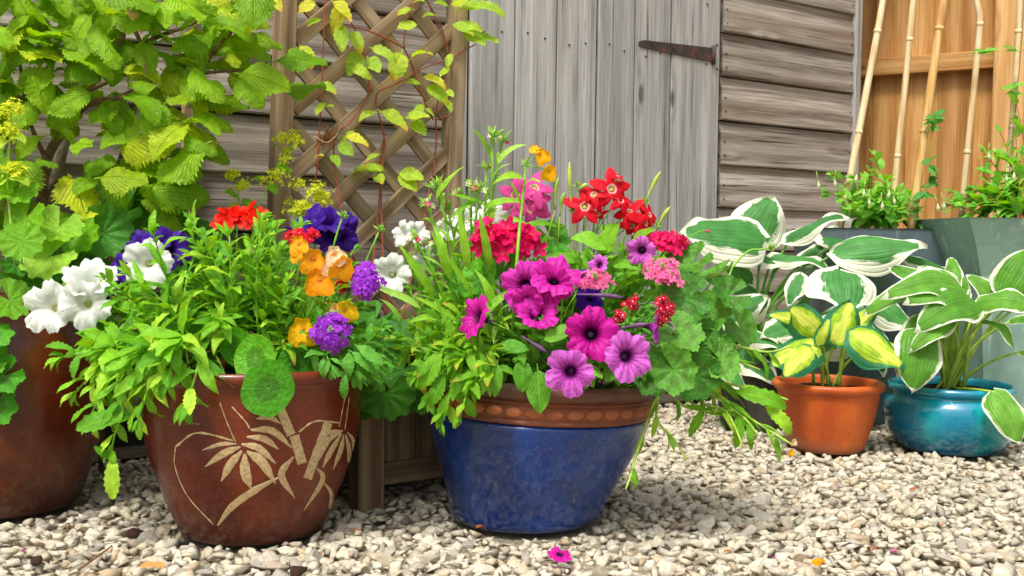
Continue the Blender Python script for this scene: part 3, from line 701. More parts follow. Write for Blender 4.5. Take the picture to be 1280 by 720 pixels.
# ---- ground: gravel bed, 300 nearest stones one by one, the rest as stuff
def grid_sheet(name, x0, x1, y0, y1, nx, ny, mat, zf):
    V = [(x0 + (x1 - x0) * i / nx, y0 + (y1 - y0) * j / ny, zf(x0 + (x1 - x0) * i / nx, y0 + (y1 - y0) * j / ny)) for j in range(ny + 1) for i in range(nx + 1)]
    F = [(j * (nx + 1) + i, j * (nx + 1) + i + 1, (j + 1) * (nx + 1) + i + 1, (j + 1) * (nx + 1) + i) for j in range(ny) for i in range(nx)]
    return mk(name, V, F, mat)
gr = part('ground', grid_sheet('ground', -40, 40, -30, 50, 40, 40, BED, lambda x, y: -.012), None); gr['kind'] = 'structure'
def stone_variants(n, npts, seed, rounds=0):
    out = []; r = random.Random(seed)
    for k in range(n):
        bm = bmesh.new(); sx, sy, sz = r.uniform(.8, 1.15), r.uniform(.55, .85), r.uniform(.28, .58)
        for _ in range(npts):
            v = Vector((r.gauss(0, 1), r.gauss(0, 1), r.gauss(0, 1))).normalized() * r.uniform(.82, 1.0); p = 4
            m = (abs(v.x) ** p + abs(v.y) ** p + abs(v.z) ** p) ** (1 / p); v = v / m * r.uniform(.8, 1)
            bm.verts.new((v.x * sx * .5, v.y * sy * .5, v.z * sz * .5))
        res = bmesh.ops.convex_hull(bm, input=bm.verts)
        junk = [v for v in bm.verts if not v.link_faces]; bmesh.ops.delete(bm, geom=junk, context='VERTS')
        if rounds:
            bmesh.ops.bevel(bm, geom=list(bm.edges), offset=.022, segments=1, affect='EDGES', clamp_overlap=True)
        bmesh.ops.triangulate(bm, faces=list(bm.faces))
        bm.verts.ensure_lookup_table(); bm.verts.index_update()
        V = np.array([v.co[:] for v in bm.verts], dtype=np.float32); F = np.array([[v.index for v in f.verts] for f in bm.faces], dtype=np.int32)
        bm.free(); out.append((V, F))
    return out
rng = np.random.default_rng(5)
def covered(x, y, pad=.0):
    m = np.zeros(x.shape, bool)
    for k, (p, rr) in POTS.items(): m |= (x - p.x) ** 2 + (y - p.y) ** 2 < (rr + pad) ** 2
    wd = (x - W0.x) * WN.x + (y - W0.y) * WN.y; m |= wd < .015
    return m
pitch = .0172
gx, gy = np.meshgrid(np.arange(-1.75, 2.35, pitch), np.arange(1.42, 3.85, pitch)); gx, gy = gx.ravel(), gy.ravel()
gx = gx + rng.uniform(-.5, .5, gx.size) * pitch * 1.2; gy = gy + rng.uniform(-.5, .5, gy.size) * pitch * 1.2
keep = (~covered(gx, gy, .006)) & (np.abs(gx) < gy * .475 + .35) & (rng.random(gx.size) < .97)
gx, gy = gx[keep], gy[keep]; N = gx.size
size = np.clip(np.exp(rng.normal(-3.50, .30, N)), .013, .058)
gz = rng.uniform(-.013, .005, N) - size * .12
gz += .004 * np.sin(gx * 5 + 1) * np.sin(gy * 6)
rot = rng.uniform(0, 6.283, N); tilt = rng.normal(0, .28, (N, 2))
# nearest 300 inside the frame
# scale the nearest-stones choice by how big each shows
fx = (gx / gy) * FPX + 640; fyy = HORIZ + (CAMH / gy) * FPX
vis = (fx > 8) & (fx < 1272) & (fyy < 716) & (fyy > 560)
score = np.where(vis, size / gy + (gz + .01) * .25, -1); near = np.argsort(-score)[:300]
isnear = np.zeros(N, bool); isnear[near] = True
SV = stone_variants(28, 11, 3); ids = rng.integers(0, len(SV), N)
def stone_matrix(i):
    return Matrix.Translation((gx[i], gy[i], gz[i])) @ Euler((tilt[i, 0], tilt[i, 1], rot[i])).to_matrix().to_4x4() @ Matrix.Scale(float(size[i]), 4)
NV = []
for (V, F) in stone_variants(20, 12, 11, 1):
    NV.append(mk('stone', V.tolist(), F.tolist(), GRAVEL, False))
for i in near: part('stone', NV[int(ids[i]) % len(NV)], gr, stone_matrix(int(i)))
VS, FS, off = [], [], 0
for k, (V, F) in enumerate(SV):
    sel = np.where((ids == k) & ~isnear)[0]
    if sel.size == 0: continue
    c, s = np.cos(rot[sel]), np.sin(rot[sel]); a, b = tilt[sel, 0], tilt[sel, 1]
    P = np.repeat(V[None], sel.size, 0) * size[sel][:, None, None]
    x, y, z = P[..., 0], P[..., 1], P[..., 2]
    y, z = y * np.cos(a)[:, None] - z * np.sin(a)[:, None], y * np.sin(a)[:, None] + z * np.cos(a)[:, None]
    x, z = x * np.cos(b)[:, None] + z * np.sin(b)[:, None], -x * np.sin(b)[:, None] + z * np.cos(b)[:, None]
    x, y = x * c[:, None] - y * s[:, None], x * s[:, None] + y * c[:, None]
    P = np.stack([x + gx[sel][:, None], y + gy[sel][:, None], z + gz[sel][:, None]], -1)
    FF = F[None] + (np.arange(sel.size) * len(V))[:, None, None] + off
    VS.append(P.reshape(-1, 3)); FS.append(FF.reshape(-1, 3)); off += sel.size * len(V)
VS, FS = np.concatenate(VS), np.concatenate(FS)
me = bpy.data.meshes.new('gravel'); me.vertices.add(len(VS)); me.vertices.foreach_set('co', VS.astype(np.float32).ravel())
me.loops.add(FS.size); me.loops.foreach_set('vertex_index', FS.astype(np.int32).ravel())
me.polygons.add(len(FS)); me.polygons.foreach_set('loop_start', np.arange(0, FS.size, 3, dtype=np.int32))
me.update(calc_edges=True); me.materials.append(GRAVEL)
gv = part('gravel', me, gr); gv['kind'] = 'stuff'

# ---- shed
def WM(t, z, off=0.0, rot=None):
    M = Matrix((WU, -WN, UP)).transposed().to_4x4(); M.translation = W0 + WU * t + WN * off + UP * z
    return M if rot is None else M @ rot
shed = thing('garden_shed', 'weathered grey timber garden shed with a plank door behind the flowerpots', 'shed', W0)
def weatherboard(L, W, seed):
    r = random.Random(seed); nseg = 10; ph = r.random() * 6
    sec = [(0, -W / 2), (-.019, -W / 2), (-.0215, -W / 2 + .004), (-.0205, -W * .25), (-.0185, W * .05), (-.0145, W * .26), (-.0085, W * .36), (-.0065, W / 2), (0, W / 2)]
    m = len(sec); V, F = [], []
    for i in range(nseg + 1):
        x = -L / 2 + L * i / nseg; dz = .0022 * math.sin(ph + x * 3.1) + .001 * math.sin(ph * 3 + x * 9); dy = .0015 * math.sin(ph * 2 + x * 2.3)
        for j, (y, z) in enumerate(sec): V.append((x, y + dy, z + (dz if z < 0 else dz * .3)))
    for i in range(nseg):
        for k in range(m): F.append((i * m + k, (i + 1) * m + k, (i + 1) * m + (k + 1) % m, i * m + (k + 1) % m))
    F.append(tuple(range(m))); F.append(tuple(range(nseg * m, nseg * m + m))[::-1])
    return mk('board', V, F, BOARDW, False)
T_L, T_D0, T_D1, T_C = -3.3, wt(573), wt(893), wt(1056)
PITCHB = .143
nail_me = lathe('nail', [(.0032, 0), (.0034, .0012), (.002, .0022), (.0001, .0023)], NAIL, 8)
def nail(parent, t, z, off): return part('nail', nail_me, parent, WM(t, z, off, Matrix.Rotation(math.pi / 2, 4, 'X')))
sd = 0
for (ta, tb, zb) in ((T_D1 + .004, T_C, .634), (T_L, T_D0 - .004, .674)):
    k = -5
    while True:
        z0 = zb + k * PITCHB; k += 1
        if z0 < .03: continue
        if z0 > 2.0: break
        sd += 1; b = part('board', weatherboard(tb - ta, PITCHB - .003, sd), shed, WM((ta + tb) / 2, z0 + PITCHB / 2, 0))
        if ta > 0 or True:
            for tt in ((ta + .014, tb - .014) if ta > -1 else (tb - .02,)):
                nail(b, tt, z0 + .03, .021); nail(b, tt, z0 + .075, .0195)
part('corner_post', plank('corner_post', 2.0, .030, .034, GREYW, seed=3), shed, WM(T_C + .016, 1.03, .012, Matrix.Rotation(-math.pi / 2, 4, 'Y')))
part('bottom_rail', plank('bottom_rail', T_C - T_L, .05, .05, BOARDW, seed=4), shed, WM((T_C + T_L) / 2, .025, -.03))
V, F = box_geo(T_C - T_L - .02, 1.9, 2.0); part('inner_wall', mk('inner_wall', V, F, DARK, False), shed, WM((T_C + T_L) / 2, 1.03, -.953))
for sg, zz in ((0, 0),):
    V = [(-2.25, -.10, 1.99), (2.3, -.10, 1.99), (2.3, .95, 2.45), (-2.25, .95, 2.45), (2.3, 2.0, 1.99), (-2.25, 2.0, 1.99)]
    V = V + [(a, b, c + .03) for a, b, c in V]
    F = [(0, 1, 2, 3), (3, 2, 4, 5), (6, 9, 8, 7), (9, 11, 10, 8), (0, 6, 7, 1), (5, 4, 10, 11), (0, 3, 9, 6), (3, 5, 11, 9), (1, 7, 8, 2), (2, 8, 10, 4)]
    part('roof', mk('roof', V, F, FELT, False), shed, WM((T_C + T_L) / 2, .07, 0))
door = part('door', plank('door', 1.86, T_D1 - T_D0 - .01, .012, DARK), shed, WM((T_D0 + T_D1) / 2, 1.02, .006, Matrix.Rotation(-math.pi / 2, 4, 'Y')))
edges = [573, 582, 638, 691, 741, 787, 832, 893]
for i in range(len(edges) - 1):
    ta, tb = wt(edges[i], .02), wt(edges[i + 1], .02); w = tb - ta - .006
    off = .020 + (.003 if i in (1, 4, 6) else 0) + (.001 * (i % 3))
    pl = part('plank', plank('plank', 1.84 + .01 * (i % 3), w, .016, GREYW, .0025, seed=20 + i, warp=.0012), door, WM((ta + tb) / 2, 1.01, off, Matrix.Rotation(-math.pi / 2, 4, 'Y')))
    for zz in (1.10, 1.29) if i else ():
        for f in (.3, .72):
            nail(pl, ta + w * f, zz + .012 * math.sin(i * 3 + f * 9), off + .0085)
part('batten', plank('batten', .95, .030, .02, TRELW, seed=41), shed, WM(wt(236, .035), .90, .036, Matrix.Rotation(-math.pi / 2, 4, 'Y')))
# strap hinge
hp = [(799, 52), (805, 50), (893, 60), (893, 78), (806, 60), (799, 57)]
q = [wall(a, b, .034) for a, b in hp]; c0 = sum(q, Vector()) / len(q)
V = [v - c0 for v in q] + [v - c0 - WN * .004 for v in q]; n = len(q)
F = [tuple(range(n))[::-1], tuple(range(n, 2 * n))] + [(i, (i + 1) % n, n + (i + 1) % n, n + i) for i in range(n)]
hinge = part('hinge', mk('hinge', V, F, IRON, False), shed, Matrix.Translation(c0))
pc = wall(898, 70, .033)
V, F = box_geo(.125, .006, .024, bev=.001)
part('hinge_plate', mk('hinge_plate', V, F, IRON, False), hinge, WM((pc - W0).dot(WU), pc.z, .026, Matrix.Rotation(-math.pi / 2, 4, 'Y')))
V, F = tube_geo([(0, 0, -.03), (0, 0, 0), (0, 0, .03)], .007, .007, 10); pc2 = wall(892, 69, .034)
part('hinge_pin', mk('hinge_pin', V, F, IRON), hinge, Matrix.Translation(pc2))
for (a, b) in ((815, 55), (842, 60), (870, 66), (898, 56), (898, 86)):
    pp = wall(a, b, .036); part('bolt', nail_me, hinge, WM((pp - W0).dot(WU), pp.z, .0345 if a < 893 else .0295, Matrix.Rotation(math.pi / 2, 4, 'X') @ Matrix.Scale(1.3, 4)))

# ---- fence
FU = Vector((.85, -.53, 0)).normalized(); FN = Vector((-FU.y * -1, 0, 0)); FN = Vector((FU.y, -FU.x, 0))
if FN.y > 0: FN = -FN
F0 = at(1063, 300, 4.35); F0.z = 0
def FM(t, z, off=0.0, rot=None):
    M = Matrix((FU, -FN, UP)).transposed().to_4x4(); M.translation = F0 + FU * t + FN * off + UP * z
    return M if rot is None else M @ rot
fence = thing('timber_fence', 'orange brown timber fence of upright boards beside the shed corner', 'fence', F0)
RY = Matrix.Rotation(-math.pi / 2, 4, 'Y')
for i in range(-4, 14):
    w = .128 + .012 * math.sin(i * 5.3)
    part('fence_board', plank('fence_board', 1.8, .128, .014, FENCEW, .002, seed=60 + i, warp=.001), fence, FM(i * .122 + .02, .93, .005 * (i % 2) + .002 * math.sin(i * 2.7), RY @ Matrix.Rotation(math.radians(.25 * math.sin(i * 4.1)), 4, 'Y')))
def ft(px):
    d = ray(px, 300); k = ((F0 + FN * .05 - CAMP).dot(FN)) / d.dot(FN); return (CAMP + d * k - F0).dot(FU)
def fz(px, py, off=.04):
    d = ray(px, py); k = ((F0 + FN * off - CAMP).dot(FN)) / d.dot(FN); return (CAMP + d * k).z
tp = ft(1257); zr0, zr1 = fz(1150, 92), fz(1150, 70)
V, F = box_geo(tp - .05 + .6, .045, zr1 - zr0, bev=.003); part('rail', mk('rail', V, F, FENCEW, False), fence, FM((tp - .05 - .6) / 2, (zr0 + zr1) / 2, .035))
V, F = box_geo(.9, .045, zr1 - zr0, bev=.003); part('rail', mk('rail', V, F, FENCEW, False), fence, FM(tp + .06 + .45, (zr0 + zr1) / 2, .035))
V, F = box_geo(tp - .05 + .6, .045, zr1 - zr0, bev=.003); part('rail', mk('rail', V, F, FENCEW, False), fence, FM((tp - .05 - .6) / 2, .3, .035))
part('post', plank('post', 1.9, .105, .10, FENCEP, .006, seed=77), fence, FM(tp, .95, .062, RY))

# ---- wooden planter and trellis
pf = ground(458, 636); pf.z = 0
PWID, PDEP, PHT = .46, .36, .31
planter = thing('wooden_planter', 'square slatted timber planter box between the brown pot and the blue pot', 'planter', pf)
def PM(x, y, z, rot=None):
    M = Matrix((WU, -WN, UP)).transposed().to_4x4(); M.translation = pf + WU * x - WN * y + UP * z
    return M if rot is None else M @ rot
for k, (x, y) in enumerate(((0, 0), (PWID, 0), (0, PDEP), (PWID, PDEP))):
    part('leg', plank('leg', PHT, .055, .05, PLANTW, .004, seed=80 + k), planter, PM(x, y, PHT / 2 - .004, RY))
R90 = Matrix.Rotation(math.pi / 2, 4, 'Z')
for (M, L) in ((PM(PWID / 2, .0, .065), PWID - .058), (PM(PWID / 2, PDEP, .065), PWID - .058), (PM(0, PDEP / 2, .065, R90), PDEP - .054), (PM(PWID, PDEP / 2, .065, R90), PDEP - .054)):
    part('bottom_rail', plank('bottom_rail', L, .042, .03, PLANTW, .003, seed=90), planter, M)
    part('top_rail', plank('top_rail', L, .042, .03, PLANTW, .003, seed=91), planter, M @ Matrix.Translation((0, 0, .215)))
    nb = 5
    for i in range(nb):
        bw = L / nb; part('slat', plank('slat', .178, bw - .003, .012, PLANTW, .0015, seed=92 + i), planter, M @ Matrix.Translation((-L / 2 + bw * (i + .5), .006 + .001 * (i % 2), .1075)) @ RY)
V, F = box_geo(PWID - .05, PDEP - .05, .02); part('soil', mk('soil', V, F, SOIL, False), planter, PM(PWID / 2, PDEP / 2, .262))
LEAN = math.radians(1.9)
tb0 = at(338, 300, 2.40); tb0.z = .0; tb1 = None
d = ray(553, 300); kk = ((tb0 - CAMP).dot(WN)) / d.dot(WN); tb1 = CAMP + d * kk; TW = (tb1 - tb0).dot(WU)
trel = thing('lattice_trellis', 'brown timber lattice trellis with two posts standing before the shed wall', 'trellis', tb0)
def TM(x, z, y=0.0, rot=None):
    M = Matrix((WU, -WN, UP)).transposed().to_4x4(); M.translation = tb0
    M = M @ Matrix.Rotation(LEAN, 4, 'Y') @ Matrix.Translation((x, y, z)); return M if rot is None else M @ rot
TH_ = 1.55
for k, x in enumerate((0, TW)): part('post', plank('post', TH_ + (.05 if k else .15), .040, .044, TRELW, .003, seed=110 + k), trel, TM(x, (TH_ + .1) / 2, 0, RY))
part('top_bar', plank('top_bar', TW - .042, .04, .03, TRELW, .003, seed=114), trel, TM(TW / 2, TH_ - .02))
ti = TW - .042; sp = .150
for lay in (0, 1):
    for k in range(-4, 12):
        c = .40 + k * sp + (.03 if lay else 0)             # height where the slat crosses the mid line
        s = 1 if lay == 0 else -1; hw = ti / 2
        x0, x1 = -hw, hw; za, zb = c - s * hw * .96, c + s * hw * .96
        lo, hi = .33, TH_ - .05
        def clipx(x0, z0, x1, z1):
            pts = []
            for (xa, za_, xb, zb_) in ((x0, z0, x1, z1),):
                if za_ > zb_: xa, za_, xb, zb_ = xb, zb_, xa, za_
                if zb_ < lo or za_ > hi: return None
                if za_ < lo: f = (lo - za_) / (zb_ - za_); xa, za_ = xa + (xb - xa) * f, lo
                if zb_ > hi: f = (hi - za_) / (zb_ - za_); xb, zb_ = xa + (xb - xa) * f, hi
            return xa, za_, xb, zb_
        q = clipx(x0, za, x1, zb)
        if not q: continue
        L = math.hypot(q[2] - q[0], q[3] - q[1])
        if L < .06: continue
        an = math.atan2(q[3] - q[1], q[2] - q[0])
        part('slat', plank('slat', L, .036, .009, TRELW, .0015, seed=130 + k + lay * 40), trel, TM(TW / 2 + (q[0] + q[2]) / 2, (q[1] + q[3]) / 2, -.008 + lay * .0105, Matrix.Rotation(-an, 4, 'Y')))

# ================================================================== POTS
def soil_disc(parent, p, r, z, seed=0, dome=.012):
    rr = random.Random(seed); V, F = [(0, 0, dome)], []; n, nr = 28, 5
    for k in range(1, nr + 1):
        for i in range(n):
            a = 2 * math.pi * i / n; f = k / nr; V.append((r * f * math.cos(a), r * f * math.sin(a), dome * (1 - f * f) + (rr.uniform(-.004, .005) if k < nr else -.004)))
    for i in range(n): F.append((0, 1 + i, 1 + (i + 1) % n))
    for k in range(nr - 1):
        for i in range(n):
            a, b = 1 + k * n + i, 1 + k * n + (i + 1) % n; F.append((a, a + n, b + n, b))
    return part('soil', mk('soil', V, F, SOIL, True), parent, Matrix.Translation((p.x, p.y, p.z + z)))
# brown pot with bamboo motif
BR = smoothprof([(.112, 0), (.124, .008), (.140, .04), (.160, .09), (.178, .145), (.188, .20), (.191, .245), (.192, .270), (.196, .278), (.2025, .284), (.205, .292), (.203, .299), (.198, .302), (.192, .296), (.188, .28), (.185, .24)], 3)
bpot = thing('brown_pot', 'glossy brown glazed pot with cream bamboo leaves, full of orange and purple flowers', 'flowerpot', PB)
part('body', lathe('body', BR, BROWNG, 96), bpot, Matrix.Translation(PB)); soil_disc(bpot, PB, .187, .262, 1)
def pot_hit(px, py, prof, c, lift=.0007):
    d = ray(px, py); zs = [z for r, z in prof]; k = max(range(len(prof)), key=lambda i: prof[i][0]); outer = prof[:k + 1]
    def R(z):
        for i in range(len(outer) - 1):
            if outer[i][1] <= z <= outer[i + 1][1] and outer[i + 1][1] > outer[i][1]:
                f = (z - outer[i][1]) / (outer[i + 1][1] - outer[i][1]); return outer[i][0] + f * (outer[i + 1][0] - outer[i][0])
        return -1
    lo, hi = c.y - .30, c.y
    prev = None
    for i in range(400):
        Y = lo + (hi - lo) * i / 399; p = CAMP + d * (Y / d.y); z = p.z - c.z
        rr = math.hypot(p.x - c.x, p.y - c.y); Rz = R(z)
        if Rz > 0 and rr <= Rz:
            u = Vector((p.x - c.x, p.y - c.y, 0)).normalized(); return Vector((c.x, c.y, p.z)) + u * (Rz + lift)
    return None
def motif(name, pts, w, prof, c, parent, taper='leaf'):
    pp = spline([(180 + a / 3, 460 + b / 3, 0) for a, b in pts], 6 if len(pts) > 2 else 8); n = len(pp); V, F = [], []
    for i, p in enumerate(pp):
        t = (pp[min(i + 1, n - 1)] - pp[max(i - 1, 0)]); t = Vector((t.x, t.y, 0)).normalized(); nn = Vector((-t.y, t.x, 0)); f = i / (n - 1)
        k = {'leaf': min(1, .25 + 2.2 * f) * min(1, .12 + 2.6 * (1 - f)), 'bar': 1.0, 'line': .7 + .3 * math.sin(i * 2)}[taper]
        hw = w / 3 / 2 * k * (1 + .06 * math.sin(i * 2.3))
        a, m, b = pot_hit(p.x + nn.x * hw, p.y + nn.y * hw, prof, c), pot_hit(p.x, p.y, prof, c, .0014), pot_hit(p.x - nn.x * hw, p.y - nn.y * hw, prof, c)
        if a is None or b is None or m is None: continue
        V += [a - c, m - c, b - c]
    for i in range(len(V) // 3 - 1):
        F += [(i * 3, i * 3 + 1, i * 3 + 4, i * 3 + 3), (i * 3 + 1, i * 3 + 2, i * 3 + 5, i * 3 + 4)]
    if F: part(name, mk(name, V, F, SLIP), parent, Matrix.Translation(c))
LEAFM = [([(350, 285), (290, 285), (218, 308)], 15), ([(362, 295), (300, 320), (230, 370)], 27), ([(368, 310), (325, 360), (290, 425)], 30), ([(378, 320), (380, 390), (402, 452)], 38), ([(385, 312), (440, 350), (492, 432)], 36), ([(365, 285), (430, 300), (494, 358)], 26), ([(385, 258), (450, 265), (505, 305)], 24), ([(400, 232), (480, 235), (555, 300)], 26), ([(422, 190), (470, 185), (512, 208)], 20), ([(745, 235), (700, 240), (645, 272)], 14), ([(740, 240), (690, 270), (655, 345)], 20), ([(740, 245), (700, 310), (668, 375)], 20), ([(748, 250), (735, 310), (708, 380)], 18), ([(755, 250), (768, 310), (762, 375)], 16), ([(760, 240), (782, 268), (781, 310)], 12), ([(278, 590), (330, 520), (420, 455), (515, 405)], 27), ([(560, 332), (515, 400), (565, 488)], 26), ([(648, 375), (668, 420), (598, 535)], 18), ([(675, 430), (702, 480), (680, 580)], 14)]
for pts, w in LEAFM: motif('painted_leaf', pts, w, BR, PB, bpot)
for pts, w in (([(508, 145), (530, 200), (552, 250)], 34), ([(562, 252), (577, 305), (592, 358)], 36), ([(690, 205), (650, 310), (612, 415)], 32)): motif('painted_stalk', pts, w, BR, PB, bpot, 'bar')
for pts, w in (([(120, 295), (200, 243), (335, 272)], 10), ([(120, 295), (118, 370), (165, 480), (262, 588)], 5), ([(580, 240), (640, 200), (730, 205)], 9), ([(285, 130), (310, 200), (345, 280)], 6), ([(330, 145), (380, 200), (397, 228)], 7), ([(752, 110), (730, 220)], 4), ([(768, 110), (752, 230)], 4)): motif('painted_line', pts, w, BR, PB, bpot, 'line')

# blue pot, a little lopsided, with a brown rim, terracotta band and ovals
blpot = thing('blue_pot', 'large cobalt blue glazed pot with brown rim and beaded terracotta band', 'flowerpot', PL)
def bwarp(v, a): return (v[0] + .125 * v[2] , v[1], v[2] - .05 * v[0] * (v[2] / .25))
BLP = smoothprof([(.128, 0), (.140, .006), (.152, .04), (.168, .08), (.185, .12), (.200, .16), (.207, .185), (.2085, .199), (.2035, .204)], 3)
part('body', lathe('body', BLP, BLUEG, 96, bwarp), blpot, Matrix.Translation(PL))
BAND = smoothprof([(.2035, .2035), (.211, .206), (.2125, .210), (.2105, .214), (.213, .217), (.2135, .228), (.2135, .236), (.211, .239), (.2135, .242), (.2115, .2455)], 3)
part('band', lathe('band', BAND, BANDT, 96, bwarp), blpot, Matrix.Translation(PL))
RIM = smoothprof([(.2115, .245), (.219, .248), (.228, .254), (.232, .263), (.229, .272), (.221, .275), (.213, .271), (.208, .262), (.205, .23)], 3)
part('rim', lathe('rim', RIM, RIMB, 96, bwarp), blpot, Matrix.Translation(PL))
bead_me = lathe('bead', [(1, -.4), (1, 0), (.93, .22), (.72, .42), (.4, .53), (.001, .56)], BEAD, 14)
for k in range(38):
    a = 2 * math.pi * k / 38; rr_ = .2132
    v = bwarp((rr_ * math.cos(a), rr_ * math.sin(a), .2265), a); M = face(PL + Vector(v), (math.cos(a), math.sin(a), 0), 1.0) @ Matrix.Diagonal((.0158, .0088, .0065, 1))
    part('bead', bead_me, blpot, M)
soil_disc(blpot, PL + Vector((.03, 0, 0)), .206, .235, 2)
# left dark brown pot
LP = smoothprof([(.12, 0), (.132, .01), (.155, .07), (.178, .15), (.190, .22), (.192, .28), (.186, .33), (.178, .365), (.180, .378), (.187, .386), (.184, .396), (.174, .396), (.168, .36)], 3)
lpot = thing('dark_brown_pot', 'tall plain dark brown glazed pot under the white petunias', 'flowerpot', PK)
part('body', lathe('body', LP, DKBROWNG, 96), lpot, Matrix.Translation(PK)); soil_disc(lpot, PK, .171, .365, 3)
# orange pot
OP = smoothprof([(.078, 0), (.090, .006), (.102, .04), (.114, .08), (.122, .12), (.125, .143), (.127, .150), (.134, .155), (.1385, .164), (.1365, .172), (.129, .175), (.121, .171), (.118, .15), (.116, .13)], 3)
opot = thing('terracotta_pot', 'small orange terracotta pot holding the gold leaved hosta', 'flowerpot', PO)
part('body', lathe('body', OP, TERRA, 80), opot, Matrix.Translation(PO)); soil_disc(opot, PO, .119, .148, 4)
# teal pot
TP = smoothprof([(.115, 0), (.126, .006), (.145, .03), (.160, .06), (.166, .09), (.163, .118), (.152, .135), (.147, .141), (.149, .147), (.156, .152), (.158, .160), (.154, .167), (.147, .168), (.141, .162), (.139, .14)], 3)
tpot = thing('teal_pot', 'round squat turquoise glazed pot on the gravel by the zinc planters', 'flowerpot', PT)
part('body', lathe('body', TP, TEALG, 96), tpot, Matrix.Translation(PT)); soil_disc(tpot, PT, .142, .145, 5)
# dark pot for the big hosta
PH = at(942, 400, 3.02); PH.z = 0
hpot = thing('dark_grey_pot', 'dark grey pot half hidden behind the terracotta pot under the white edged hosta', 'flowerpot', PH)
part('body', lathe('body', smoothprof([(.075, 0), (.085, .006), (.095, .08), (.103, .16), (.108, .17), (.109, .19), (.104, .195), (.098, .18), (.095, .15)], 3), DKPOT, 64), hpot, Matrix.Translation(PH)); soil_disc(hpot, PH, .097, .165, 6)
# zinc planters
def zinc(name, label, c, prof, mat, ang, seed):
    t = thing(name, label, 'planter', c); V, F = [], []; n = len(prof); cs = [(-1, -1), (1, -1), (1, 1), (-1, 1)]; sub = 3
    ring = []
    for q in range(4):
        a, b = cs[q], cs[(q + 1) % 4]
        for s in range(sub): f = s / sub; ring.append((a[0] + (b[0] - a[0]) * f, a[1] + (b[1] - a[1]) * f))
    m = len(ring); rr = random.Random(seed)
    for (w, z) in prof:
        for (x, y) in ring: V.append((x * w * (1 + rr.uniform(-.006, .006)), y * w * (1 + rr.uniform(-.006, .006)), z))
    for i in range(n - 1):
        for k in range(m): F.append((i * m + k, i * m + (k + 1) % m, (i + 1) * m + (k + 1) % m, (i + 1) * m + k))
    F.append(tuple(range(m))[::-1])
    M = Matrix.Translation(c) @ Matrix.Rotation(ang, 4, 'Z'); part('body', mk('body', V, F, mat, False), t, M)
    w, z = prof[-1]; V, F = box_geo(2 * w * .97, 2 * w * .97, .01); part('soil', mk('soil', V, F, SOIL, False), t, M @ Matrix.Translation((0, 0, z + .005)))
    return t
Z1 = at(1262, 300, 3.02); Z1.z = 0
zinc('zinc_planter', 'pale green flared zinc planter behind the teal pot', Z1, [(.108, 0), (.125, .2), (.150, .44), (.182, .52), (.216, .590), (.220, .593), (.213, .593), (.204, .57)], GALV, .04, 1)
Z2 = at(1092, 300, 3.25); Z2.z = 0
zinc('zinc_planter', 'dark blue grey zinc planter behind the terracotta pot', Z2, [(.155, 0), (.17, .2), (.19, .45), (.200, .562), (.204, .566), (.196, .566), (.19, .53)], GALVD, -.05, 2)

# ---- bamboo canes
def cane(parent, pts, r, mat, nodes=3, name='cane'):
    o = stem(parent, pts, r, r * .92, mat, name, 10)
    L = len(pts)
    for k in range(nodes):
        i = int((k + .6) / nodes * (L - 2)); p, d = pts[i], (pts[i + 1] - pts[i]).normalized()
        V, F = tube_geo([d * -.006, d * -.002, d * .002, d * .006], r * 1.0, r * 1.0, 10)
        V = [v * 1.0 for v in V]
        for j in range(10, 30): V[j] = V[j] + (V[j] - d * (-.002 if j < 20 else .002)).normalized() * r * .10
        part('node', mk('node', V, F, mat), o, Matrix.Translation(p))
    return o
def straight(px0, py0, px1, py1, Y0, Y1, bend=.004, n=8):
    a, b = at(px0, py0, Y0), at(px1, py1, Y1); m = a.lerp(b, .5) + Vector((bend, 0, 0)); return curve3(a, m, b, n)
t = thing('bamboo_cane', 'pale bamboo cane leaning nearest the shed corner', 'cane', at(1049, 290, 3.16), group='canes in the zinc planters'); cane(t, straight(1049, 291, 1112, -45, 3.16, 3.2), .0105, CANEP)
t = thing('bamboo_cane', 'golden bamboo cane wound with a small leaved vine', 'cane', at(1138, 292, 3.18), group='canes in the zinc planters'); cane(t, straight(1138, 293, 1187, -50, 3.10, 3.14, -.004), .0125, CANE)
t = thing('bamboo_cane', 'slim bamboo cane in front of the fence post', 'cane', at(1256, 272, 3.2), group='canes in the zinc planters'); cane(t, straight(1256, 278, 1278, -40, 3.2, 3.24), .0100, CANEP)
hoopA, hoopB = at(1113, 290, 3.22), at(1201, 275, 3.22)
t = thing('bamboo_hoop', 'cane hoop bent into an arch over both zinc planters', 'cane', hoopA, group='canes in the zinc planters')
hp_ = [hoopA, at(1122, 195, 3.22), at(1132, 100, 3.22), at(1139, 30, 3.22), at(1142, 2, 3.22), at(1152, -32, 3.22), at(1182, -48, 3.22), at(1208, -30, 3.22), at(1222, 8, 3.22), at(1225, 30, 3.22), at(1220, 85, 3.22), at(1209, 190, 3.22), hoopB]
cane(t, spline(hp_, 3), .0095, CANEP, 7)
#MARK_PLANTS
# ================================================================== PLANTS
def root_in(c, z, r=None, rad=.05, dx=0.0, dy=0.0):
    a = r.random() * 6.283 if r else 0; q = rad * (r.random() if r else 0); return Vector((c.x + dx + q * math.cos(a), c.y + dy + q * math.sin(a), c.z + z))
def plant(name, label, base, cat='plant'): return thing(name, label, cat, base)
def pleaf(p, r, bx, by, tx, ty, Yb, Yt, mat, meshes, n=(0, -.6, .8), sx=1.0, mesh=None):
    a, b = at(bx, by, Yb), at(tx, ty, Yt); return place_leaf(p, mesh or r.choice(meshes), mat, a, b - a, n, (b - a).length * 1.04, sx=sx)

